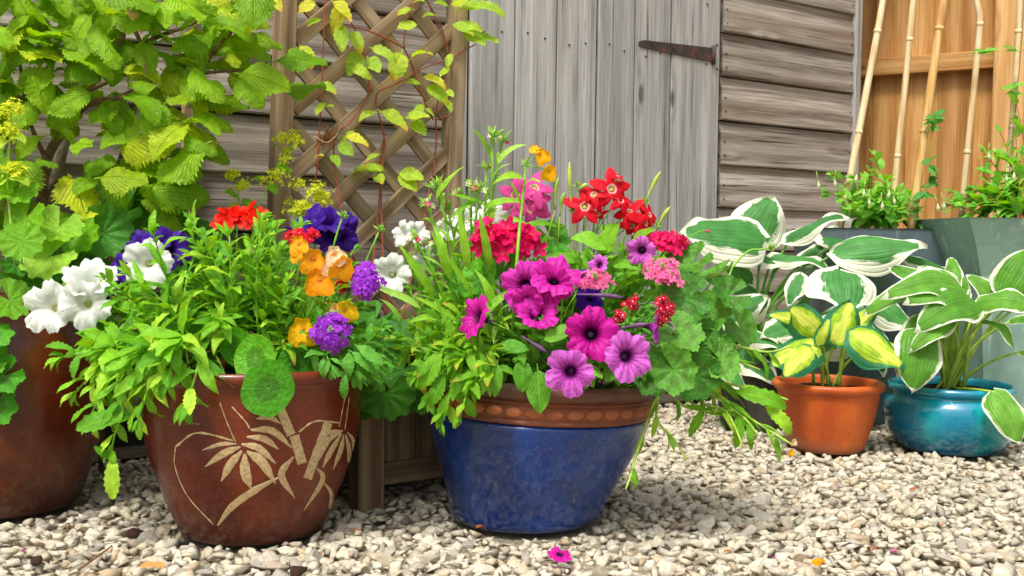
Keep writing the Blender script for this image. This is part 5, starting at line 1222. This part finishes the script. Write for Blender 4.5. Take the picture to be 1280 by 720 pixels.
c6r = lambda: root_in(PL, SL, r, .04, .0, .04)
for (x, y, s, ax, ro) in ((644, 244, 23, (-.3, -.9, .1), .2), (668, 235, 23, (.1, -.85, .5), 0), (664, 260, 24, (.05, -1, .0), .9), (652, 250, 18, (-.2, -.9, -.1), .5), (676, 250, 17, (.4, -.8, .2), .3)): star(c6, r, x, y, 1.95, s / FPX * 1.95, ax, F_PINKN, c6r(), S_PALE, roll=ro)
for i in range(8): shoot(c6, r, c6r(), at(r.uniform(640, 715), r.uniform(275, 350), r.uniform(1.9, 2.02)), OV + TL[:1], L_NICO, S_PALE, 9, (.035, .055))
for (x0, y0, x1, y1) in ((694, 262, 698, 222), (700, 270, 706, 240)):
    a, b = at(x0, y0, 1.95), at(x1, y1, 1.94); bud_rod(c6, a, b, .0042, S_PALE); stalk_to(c6, r, c6r(), a, S_PALE)
r = random.Random(125)
c7 = plant('crimson_geranium', 'wide crimson pink geranium head under the pink nicotiana in blue pot', PL + Vector((-.04, .0, SL)))
for (x, y, rx, rz, n) in ((612, 296, 24, 15, 9), (640, 302, 28, 20, 13), (658, 300, 15, 12, 6)): umbel(c7, r, x, y, 1.88, rx / FPX * 1.88, rz / FPX * 1.88, GFLORET, F_CRIM, root_in(PL, SL, r, .03, -.04), 14 / FPX * 1.88, n, axis=(0, -.85, .5))
for (x, y, rad, Y) in ((600, 350, 26, 1.92), (630, 335, 24, 1.92), (575, 360, 24, 1.92), (690, 300, 24, 1.98)): rleaf(c7, r, x, y, Y, rad / FPX * Y, jit(r, (0, -.7, .7), .3), root_in(PL, SL, r, .03, -.04), L_GERP)
r = random.Random(126)
c8 = plant('zonal_geranium', 'zoned geranium with a crimson bloom on the right of blue pot', PL + Vector((.15, -.02, SL)))
c8r = lambda: root_in(PL, SL, r, .04, .15, -.04)
umbel(c8, r, 836, 302, 1.93, 24 / FPX * 1.93, 13 / FPX * 1.93, GFLORET, F_CRIM, c8r(), 12 / FPX * 1.93, 11, axis=(.1, -.8, .6))
for (x, y, rad, Y, n) in ((862, 330, 34, 1.92, (.1, -.6, .8)), (858, 372, 34, 1.86, (.1, -.9, .3)), (885, 392, 36, 1.85, (.35, -.85, .4)), (910, 370, 30, 1.90, (.4, -.7, .6)), (850, 420, 32, 1.83, (-.1, -.95, .2)), (878, 432, 34, 1.84, (.3, -.9, .2)), (842, 462, 36, 1.80, (.0, -.95, .3)), (870, 470, 34, 1.82, (.3, -.9, .2)), (900, 450, 28, 1.86, (.5, -.8, .3)), (925, 410, 26, 1.9, (.5, -.7, .5)), (895, 345, 28, 1.95, (.3, -.5, .8)), (850, 345, 28, 1.95, (0, -.7, .6)), (905, 425, 26, 1.88, (.4, -.8, .3)), (830, 440, 28, 1.83, (-.2, -.9, .3)), (815, 470, 26, 1.82, (-.2, -.9, .3))):
    rleaf(c8, r, x, y, Y + r.uniform(-.03, .05), rad * r.uniform(.8, 1.05) / FPX * Y, jit(r, n, .38), c8r(), L_GER)
q = at(962, 310, 1.92); stem(c8, spline([c8r(), at(890, 380, 1.9), at(915, 335, 1.91), at(935, 314, 1.92), at(950, 312, 1.92), q], 3), .0022, .0018, S_GREEN); part('bud_cluster', TIGHT[1], c8, face(q, (.6, -.5, .1), .016, 0), F_BUDG)
q = at(880, 288, 1.92); stem(c8, spline([at(858, 302, 1.93), at(868, 292, 1.93), q], 3), .001, .001, S_GREEN); part('bud', DROP, c8, face(q, (-1, 0, .2), .010, 0), F_PKBUD)
r = random.Random(127)
c9 = plant('pink_verbena', 'pale pink verbena heads among the petunias of blue pot', PL + Vector((.09, -.02, SL)))
c9r = lambda: root_in(PL, SL, r, .04, .09, -.04)
for (x, y, rx, rz, n, Y) in ((742, 350, 25, 16, 22, 1.84), (826, 338, 22, 17, 24, 1.86), (838, 345, 12, 10, 8, 1.85)): umbel(c9, r, x, y, Y, rx / FPX * Y, rz / FPX * Y, VFLORET, F_PNKV, c9r(), 8.5 / FPX * Y, int(n * .75), axis=(.05, -.8, .6), centre=F_BUDG)
for i in range(9): shoot(c9, r, c9r(), at(r.uniform(740, 850), r.uniform(345, 440), r.uniform(1.82, 1.94)), TL, L_VERB, S_DEEP, 10, (.03, .05))
c10 = plant('crimson_verbena', 'small dark crimson verbena with white eyes by the zoned leaves', PL + Vector((.13, -.04, SL)))
for (x, y, rx, rz, n) in ((830, 385, 12, 17, 16), (790, 378, 9, 9, 6), (775, 395, 7, 8, 5)): umbel(c10, r, x, y, 1.80, rx / FPX * 1.8, rz / FPX * 1.8, VFLORET, F_CRMV, c9r(), 6 / FPX * 1.8, n, axis=(.1, -.95, .2))
for i in range(4): shoot(c10, r, c9r(), at(r.uniform(770, 850), r.uniform(385, 450), r.uniform(1.80, 1.86)), TL, L_VERB, S_DEEP, 8, (.025, .04))
r = random.Random(128)
c11 = plant('trailing_annual', 'long leafy stems trailing from blue pot over the gravel', PL + Vector((.17, -.02, SL)))
c11r = lambda: root_in(PL, SL, r, .03, .17, -.02)
TRAIL = [([(850, 462), (890, 488), (930, 518), (965, 540), (990, 556)], 13), ([(855, 470), (900, 500), (930, 522), (948, 545)], 10), ([(850, 478), (880, 505), (908, 515), (930, 560)], 9), ([(845, 500), (872, 512), (900, 514), (922, 512)], 7), ([(860, 455), (905, 478), (950, 488), (985, 500)], 9), ([(820, 520), (842, 548), (858, 575)], 6), ([(880, 425), (920, 432), (960, 440), (990, 432)], 8), ([(870, 440), (915, 450), (950, 462)], 9), ([(795, 570), (790, 590), (782, 612)], 4)]
for pts, n in TRAIL:
    P = [c11r(), PL + Vector((.03 + .232 * .93, -.232 * .28, .292))] + [at(x, y, 1.90 - .0006 * max(0, y - 440)) for x, y in pts]; S = spline(P, 4); stem(c11, S, .0036, .0018, S_PALE)
    for i in range(int(n * .8)):
        k_ = int(len(S) * (.42 + .56 * i / n)); p = S[min(k_, len(S) - 2)]; dd = (S[min(k_ + 1, len(S) - 1)] - S[min(k_, len(S) - 2)]).normalized()
        th = r.uniform(-1, 1); side = Vector((r.uniform(-.5, .8), r.uniform(-.6, .3), r.uniform(-1, .25)))
        place_leaf(c11, r.choice(TL + LN + NL), L_LANCE2, p, dd * .7 + side * .8, jit(r, (0, -.7, .6), .4), r.uniform(.035, .062), sx=.75)
for (bx, by, tx, ty, w) in ((918, 490, 988, 503, .75), (955, 505, 994, 540, .85), (925, 512, 922, 560, .7), (935, 520, 940, 562, .7), (968, 542, 976, 578, .5), (880, 510, 862, 545, .7)): pleaf(c11, r, bx, by, tx, ty, 1.86, 1.84, L_LANCE, TL, (0, -.8, .5), sx=w)
for (x, y) in ((992, 552), (988, 565)): part('flower', NEMES[0], c11, face(at(x, y, 1.83), (.4, -.9, .1), 6 / FPX * 1.83, 0), F_ORPK if y < 560 else F_YELL)
c12 = plant('leafy_filler', 'green filler foliage in the middle of blue pot', PL + Vector((.02, .03, SL)))
dome_shoots(c12, r, PL + Vector((.03, 0, 0)), SL, 24, (-.2, .2), (.05, .22), (-.1, .14), LN + TL, L_LANCE2, S_GREEN, 11, (.04, .065))

# ---- hostas
def hosta(p, r, root, rows, mat, meshes, smat, sr=.004):
    for row in rows:
        bx, by, tx, ty, Yb, Yt, w = row[:7]; n = row[7] if len(row) > 7 else (0, -.6, .8)
        a, b = at(bx, by, Yb), at(tx, ty, Yt); d = b - a
        rr = Vector(root) + Vector((r.uniform(-.03, .03), r.uniform(-.03, .03), 0))
        mid = rr.lerp(a, .5) + Vector(((a.x - rr.x) * -.25, (a.y - rr.y) * -.25, (a.z - rr.z) * .18))
        stem(p, curve3(rr, mid, a, 7), sr, sr * .6, smat, 'stalk', 6)
        place_leaf(p, meshes[int(row[8]) if len(row) > 8 else r.randrange(len(meshes))], mat, a, d, jit(r, n, .08), d.length * 1.03, sx=w)
r = random.Random(130)
hb = PH + Vector((0, 0, .165))
h1 = plant('white_edged_hosta', 'large dark green hosta with broad cream white leaf edges', hb)
hosta(h1, r, hb, [(952, 298, 854, 282, 2.95, 2.88, 1.2, (-.05, -.8, .55), 0), (938, 300, 968, 244, 3.05, 3.05, 1.55, (.0, -.95, .35), 2), (985, 303, 1058, 258, 3.0, 2.97, .55, (-.4, -.6, .65), 1), (1045, 315, 1160, 298, 2.98, 2.92, .9, (0, -.75, .65), 0), (1040, 308, 1050, 280, 3.04, 3.1, 1.6, (0, -.7, .7), 2),
                     (1050, 340, 1062, 386, 2.92, 2.82, 1.9, (.0, -.7, .7), 2), (965, 325, 1050, 325, 3.0, 2.96, .6, (0, -.6, .8), 3), (945, 370, 880, 340, 3.0, 2.93, .75, (0, -.8, .55), 0), (925, 395, 962, 372, 2.95, 2.92, 1.2, (.2, -.85, .4), 2), (900, 400, 960, 368, 2.92, 2.9, 1.0, (.0, -.9, .4), 0), (905, 425, 870, 440, 2.95, 2.88, 1.0, (-.2, -.85, .4), 1),
                     (930, 420, 985, 430, 2.9, 2.86, .8, (.2, -.8, .5), 1), (975, 330, 930, 318, 3.0, 2.98, .9, (0, -.6, .8), 3), (1062, 395, 1120, 440, 2.9, 2.86, .9, (.3, -.8, .5), 1), (905, 455, 935, 490, 2.9, 2.86, 1.0, (.2, -.8, .5), 0), (1130, 322, 1190, 335, 2.98, 2.95, .55, (0, -.7, .6), 0), (1100, 325, 1140, 345, 2.98, 2.95, .8, (0, -.7, .7), 1), (1000, 345, 985, 380, 2.95, 2.9, 1.0, (-.2, -.8, .5), 1), (940, 350, 900, 322, 3.02, 2.96, 1.1, (-.1, -.8, .5), 0), (1010, 400, 955, 415, 2.95, 2.86, 1.1, (-.2, -.8, .5), 0), (1075, 395, 1000, 440, 2.98, 2.94, 1.0, (.0, -.8, .5), 2), (1090, 375, 1150, 410, 2.96, 2.9, 1.1, (.2, -.8, .5), 0), (920, 440, 975, 475, 2.95, 2.88, 1.0, (.1, -.85, .4), 1), (1000, 330, 1035, 300, 3.06, 3.06, .9, (0, -.8, .6), 1), (1085, 400, 1110, 470, 2.94, 2.9, .9, (.1, -.85, .4), 0), (895, 372, 862, 398, 2.98, 2.92, 1.0, (-.2, -.8, .4), 0)], H_BIG, HO, S_DEEP, .0055)
r = random.Random(131)
hb = PO + Vector((0, 0, .15))
h2 = plant('gold_hosta', 'gold centred hosta with blue green leaf edges in the terracotta pot', hb)
hosta(h2, r, hb, [(1046, 428, 1064, 374, 2.68, 2.68, 1.15, (0, -.85, .5), 2), (1066, 416, 1134, 456, 2.62, 2.56, 1.25, (.1, -.8, .6), 0), (1088, 432, 1152, 440, 2.66, 2.60, .9, (.2, -.7, .6), 1), (1022, 432, 964, 452, 2.64, 2.58, 1.1, (-.2, -.8, .5), 0), (1022, 414, 990, 384, 2.66, 2.62, 1.25, (-.3, -.85, .4), 2), (1008, 405, 962, 390, 2.68, 2.66, .8, (-.2, -.8, .5), 1), (1024, 430, 1036, 398, 2.63, 2.6, 1.0, (0, -.8, .6), 3), (1012, 436, 980, 468, 2.62, 2.56, 1.1, (-.3, -.8, .4), 0), (1055, 420, 1098, 380, 2.72, 2.72, 1.0, (.1, -.7, .7), 1)], H_GOLD, HO, S_PALE, .0045)
r = random.Random(132)
hb = PT + Vector((0, 0, .145))
h3 = plant('narrow_edged_hosta', 'mid green hosta with thin white leaf edges in the turquoise pot', hb)
hosta(h3, r, hb, [(1256, 372, 1296, 304, 2.66, 2.66, 1.25, (-.2, -.9, .4), 2), (1246, 384, 1216, 338, 2.70, 2.70, 1.15, (-.1, -.9, .4), 0), (1204, 362, 1112, 348, 2.66, 2.60, .95, (-.2, -.7, .7), 0), (1170, 376, 1118, 322, 2.72, 2.72, 1.0, (-.3, -.8, .5), 1), (1220, 378, 1150, 394, 2.62, 2.54, 1.2, (0, -.7, .7), 0), (1152, 412, 1146, 486, 2.62, 2.54, 1.35, (-.1, -.9, .35), 2), (1156, 396, 1118, 474, 2.66, 2.62, .95, (-.3, -.85, .3), 1), (1222, 380, 1300, 372, 2.62, 2.54, 1.2, (0, -.65, .75), 0), (1228, 402, 1282, 430, 2.62, 2.56, .8, (.2, -.7, .6), 1), (1243, 490, 1282, 552, 2.56, 2.48, 1.2, (.0, -.95, .3), 2), (1262, 402, 1306, 402, 2.66, 2.64, .9, (.2, -.7, .6), 1), (1186, 362, 1196, 312, 2.76, 2.78, 1.1, (0, -.85, .5), 1), (1150, 372, 1082, 374, 2.72, 2.66, .9, (-.2, -.7, .7), 1), (1196, 376, 1156, 326, 2.74, 2.74, 1.15, (-.2, -.85, .5), 0), (1238, 370, 1260, 322, 2.76, 2.78, 1.0, (0, -.9, .4), 1), (1275, 440, 1316, 474, 2.64, 2.6, .9, (.2, -.7, .6), 1), (1208, 368, 1138, 362, 2.64, 2.58, .95, (-.1, -.7, .7), 2), (1190, 400, 1140, 430, 2.6, 2.54, .8, (-.1, -.8, .5), 0)], H_GREEN, HN, S_PALE, .0050)
for i in range(6):
    a = root_in(PT, .145, r, .05); b = at(1150 + 26 * i, 400 - 12 * (i % 3), 2.7); stem(h3, curve3(a, a.lerp(b, .5) + Vector((0, 0, .03)), b, 6), .0045, .003, S_PALE, 'stalk', 6)
    place_leaf(h3, r.choice(HN), H_GREEN, b, Vector((r.uniform(-.6, .6), -.3, .6)), (0, -.8, .5), .07)

# ---- fuchsias and vine in the zinc planters
def fuchsia(p, r, c, z, spots, nl=10, L=(.045, .066)):
    for (x, y, Y) in spots:
        shoot(p, r, Vector((c.x + r.uniform(-.08, .08), c.y + r.uniform(-.1, .06), z)), at(x, y, Y), OV + CR[:1], L_FUCH, S_RED, nl, L, t0=.2, ang=1.15, sr=.002, mode='opp', bow=.02)
def hang(p, r, lst, Y):
    for (x, y) in lst:
        q = at(x, y, Y); up_ = q + Vector((r.uniform(-.012, .012), .01, .030)); stem(p, curve3(up_ + Vector((.01, .01, -.01)), up_ + Vector((0, 0, .01)), q, 5), .0008, .0008, S_PALE); part('bud', DROP, p, Matrix.Translation(q) @ Matrix.Scale(.019, 4) @ Matrix.Rotation(r.uniform(-.2, .2), 4, 'Y'), F_BUDW)
r = random.Random(140)
f1 = plant('fuchsia', 'small leafy fuchsia with hanging pale buds in the dark zinc planter', Vector((Z2.x, Z2.y, .57)))
fuchsia(f1, r, Z2, .575, [(1094, 195, 3.15), (1066, 222, 3.12), (1040, 218, 3.14), (1080, 232, 3.05), (1106, 225, 3.08), (1120, 240, 3.12), (1050, 245, 3.10), (1075, 255, 3.05), (1110, 255, 3.06), (1135, 250, 3.15), (1150, 235, 3.2), (1095, 250, 3.04), (1060, 262, 3.06), (1035, 240, 3.15), (1125, 262, 3.08), (1088, 215, 3.14), (1145, 262, 3.1), (1070, 240, 3.2), (1100, 238, 3.2)])
hang(f1, r, [(1086, 248), (1103, 252), (1080, 236), (1117, 246), (1112, 238), (1023, 226), (1043, 224), (1071, 218)], 3.02)
r = random.Random(141)
f2 = plant('fuchsia', 'taller leafy fuchsia growing in the pale green zinc planter', Vector((Z1.x, Z1.y, .595)))
fuchsia(f2, r, Z1, .585, [(1250, 165, 3.15), (1244, 190, 3.1), (1228, 215, 3.08), (1260, 200, 3.05), (1278, 190, 3.05), (1215, 235, 3.1), (1240, 235, 3.02), (1262, 240, 3.0), (1282, 230, 3.05), (1200, 250, 3.1), (1220, 255, 3.03), (1250, 258, 2.99), (1190, 240, 3.15), (1275, 255, 3.02), (1230, 190, 3.12), (1290, 210, 3.1), (1268, 112, 3.18), (1270, 150, 3.15), (1185, 256, 3.1), (1300, 240, 3.1), (1240, 250, 3.15), (1265, 225, 3.15)], 10, (.048, .075))
hang(f2, r, [(1258, 218), (1172, 254), (1180, 252), (1236, 190), (1268, 215)], 2.98)
r = random.Random(142)
vn = plant('climbing_vine', 'thin vine with small dark leaves climbing the golden bamboo cane', at(1150, 285, 3.12))
S = spline([at(1150, 288, 3.12), at(1148, 255, 3.08), at(1160, 228, 3.09), at(1163, 200, 3.08), at(1164, 170, 3.09), at(1166, 146, 3.09)], 4); stem(vn, S, .0014, .001, S_DEEP)
for i in range(34):
    p = S[min(int(i / 34 * len(S)), len(S) - 1)] if i < 22 else S[-1 - (i % 3)]; place_leaf(vn, r.choice(OV), L_IVY, p, Vector((r.uniform(-1, 1), r.uniform(-.8, .1), r.uniform(-.5, .5))), jit(r, (0, -.7, .6), .4), r.uniform(.024, .042))
S = spline([at(1258, 268, 3.12), at(1263, 200, 3.17), at(1270, 130, 3.19), at(1278, 40, 3.2), at(1280, -20, 3.2)], 4); stem(vn, S, .0014, .001, S_BROWN)
for (x, y) in ((1250, 112), (1268, 108), (1262, 120), (1274, 118), (1215, 66), (1222, 68), (1230, 64), (1270, 62), (1275, 66)): place_leaf(vn, r.choice(CR), L_FUCH, at(x, y, 3.17), Vector((r.choice((-1, 1)), -.3, .2)), (0, -.5, .85), .045)
stem(vn, spline([at(1278, 58, 3.2), at(1250, 64, 3.18), at(1225, 66, 3.17), at(1212, 68, 3.17)], 3), .001, .0007, S_PALE)

# ---- creeper on the trellis
r = random.Random(150)
TY = lambda px: (tb0 + WU * ((px - 338) / 215 * TW)).y
cb = PM(PWID * .5, PDEP * .8, .27).translation
cp = plant('red_stemmed_creeper', 'creeper with thin red stems and yellow green leaves twining up the trellis', cb, 'creeper')
def ta(px, py, off=.03): return at(px, py, TY(px) - off)
STEMS = [[(404, 380), (405, 270), (398, 200), (402, 120), (405, 40), (406, -30)], [(418, 380), (417, 200), (440, 150), (460, 118), (456, 70), (440, 30), (412, -10)], [(543, 330), (542, 210), (545, 140), (555, 100), (562, 70), (540, 15), (524, -20)], [(500, 360), (478, 210), (480, 170), (470, 120), (495, 105), (530, 85), (560, 74), (595, 55)], [(480, 380), (476, 215), (482, 165)], [(542, 150), (528, 120), (515, 80), (505, 55), (512, 20), (524, -15)], [(545, 150), (560, 145), (568, 138)], [(524, -15), (550, 30), (562, 72)], [(505, 60), (470, 42), (430, 30)]]
for i, s in enumerate(STEMS):
    P = [ta(x, y) for x, y in s]
    if s[0][1] > 300: P[0] = cb + Vector((r.uniform(-.1, .1), r.uniform(-.05, .05), 0))
    stem(cp, spline(P, 4), .0022, .0016, S_RED if i != 7 else S_BROWN, n=5)
CL = [(415, 0, 440, 22), (430, 0, 416, 40), (392, 2, 375, 14), (400, 24, 385, 28), (425, 30, 428, 62), (440, 40, 452, 62), (465, 60, 495, 72), (450, 65, 436, 92), (460, 72, 474, 88), (440, 82, 462, 95), (502, 66, 492, 98), (515, 72, 540, 60), (520, 30, 498, 34), (545, 20, 530, 16), (530, 96, 558, 104), (510, 98, 500, 86), (535, 108, 560, 125), (540, 120, 568, 132), (525, 105, 508, 100), (470, 140, 448, 146), (475, 138, 510, 158), (505, 148, 535, 142), (515, 152, 532, 166), (430, 170, 460, 178), (425, 180, 440, 192), (480, 212, 455, 208), (500, 215, 528, 222), (475, 215, 438, 208), (500, 218, 520, 236), (470, 218, 478, 228), (565, 30, 592, 40), (570, 34, 602, 32), (575, 12, 632, 6), (560, 8, 545, 0), (580, 40, 606, 54), (590, 46, 622, 50), (565, 5, 590, -8), (370, 60, 362, 80), (376, 58, 392, 80), (555, 115, 566, 118), (528, 130, 518, 150), (345, -4, 350, 12)]
for (bx, by, tx, ty) in CL: pleaf(cp, r, bx, by, tx, ty, TY(bx) - .05, TY(bx) - .08, L_CREEP, CR, jit(r, (0, -.65, .7), .4), sx=r.uniform(.9, 1.3))
for i in range(16):
    s = STEMS[r.choice((0, 1, 2, 3, 5))]; x, y = s[r.randrange(1, len(s))]
    place_leaf(cp, r.choice(CR), L_CREEP, ta(x + r.uniform(-8, 8), y + r.uniform(-20, 20), .04), Vector((r.uniform(-1, 1), -.4, r.uniform(-.6, .3))), jit(r, (0, -.6, .8), .3), r.uniform(.03, .05))
for i in range(9): place_leaf(cp, r.choice(LN), F_DRY, ta(r.uniform(398, 420), r.uniform(152, 182), .03), Vector((r.uniform(-.5, .5), -.2, -1)), (r.uniform(-1, 1), -.6, 0), r.uniform(.02, .035), name='dry_leaf')
stem(cp, spline([ta(392, 170), ta(410, 178, .05), ta(425, 160, .05), ta(415, 145, .04), ta(440, 165, .03)], 4), .0012, .001, TWINE, 'tie')

# ---- small things lying on the gravel
r = random.Random(160)
def litter(name, label, cat, px, py, mesh, mat, s, n=(0, -.15, 1), d=None, group=None, z=.012):
    o = part(name, mesh, None, frame(ground(px, py, z), d or (r.uniform(-1, 1), r.uniform(-1, 1), .05), n, s), mat); tag(o, label, cat, group); return o
litter('fallen_petunia', 'crumpled purple petunia bloom lying on gravel before blue pot', 'flower', 700, 692, petunia_mesh(33, .25), F_MAG, .020, (.25, -.22, .9), z=.019)
litter('dead_leaf', 'curled tan dead leaf on gravel before the brown pot', 'leaf', 205, 708, OV[0], simple('tan_leaf', hexl('c08a4a'), .8, .3, 80), .045, z=.018)
litter('orange_petal', 'wilted orange yellow flower fallen on the open gravel', 'petal', 1025, 703, NEMES[1], F_ORNG, .012, z=.018)
litter('pink_petal', 'single bright pink petal lying on the open gravel', 'petal', 1118, 690, OV[1], F_PNKV, .026, z=.018)
litter('magenta_petal', 'tiny magenta petal scrap on the open gravel', 'petal', 962, 696, OV[2], F_MAG, .010, z=.018)
litter('magenta_petal', 'tiny magenta petal scrap on gravel before the dark brown pot', 'petal', 34, 686, OV[2], F_MAG, .012, z=.018)
dryo = simple('rust_leaf', hexl('a05a34'), .8, .3, 80)
for (x, y, lab) in ((1146, 610, 'rust brown leaf scrap on gravel before the turquoise pot'), (1268, 562, 'rust brown leaf scrap tucked against the turquoise pot'), (1095, 688, 'thin orange leaf strip beside the pink petal'), (595, 660, 'red brown leaf scrap at the foot of blue pot')):
    litter('leaf_scrap', lab, 'leaf', x, y, LN[int(x) % 4], dryo, .035, z=.016, group='leaf scraps on the gravel')
for (x, y) in ((130, 690), (452, 664), (842, 640), (905, 690), (1180, 655), (1000, 610), (400, 690), (82, 660)):
    litter('leaf_scrap', 'small dry brown scrap of leaf on the gravel', 'leaf', x, y, LN[int(x) % 4], dryo if x % 3 else F_DRY, .014 + .014 * ((x * 7) % 10) / 10, z=.016, group='small dry scraps on the gravel')
def chunk(seed):
    V, F = stone_variants(1, 22, seed)[0]; V = V * np.array([1.2, 1, 1.1]); return mk('bark_chip', V.tolist(), F.tolist(), simple('bark_brown', hexl('4a3028'), .95, .4, 120, .8), True)
for (x, y, s, lab) in ((168, 667, .042, 'dark brown bark chip on gravel between the two brown pots'), (46, 702, .03, 'dark bark chip on gravel before the dark brown pot'), (372, 715, .032, 'dark bark chip on gravel before the bamboo patterned pot')):
    o = part('bark_chip', chunk(int(x)), None, Matrix.Translation(ground(x, y, .010)) @ Matrix.Rotation(x, 4, 'Z') @ Matrix.Scale(s, 4)); tag(o, lab, 'bark chip', 'bark chips on the gravel')
tw0, tw1 = ground(98, 712, .012), ground(140, 682, .014)
tg = thing('twig', 'thin dark twig lying on gravel by the bark chip', 'twig', tw0); stem(tg, curve3(tw0, tw0.lerp(tw1, .5) + Vector((.01, 0, .006)), tw1, 6), .0022, .0012, S_BROWN)
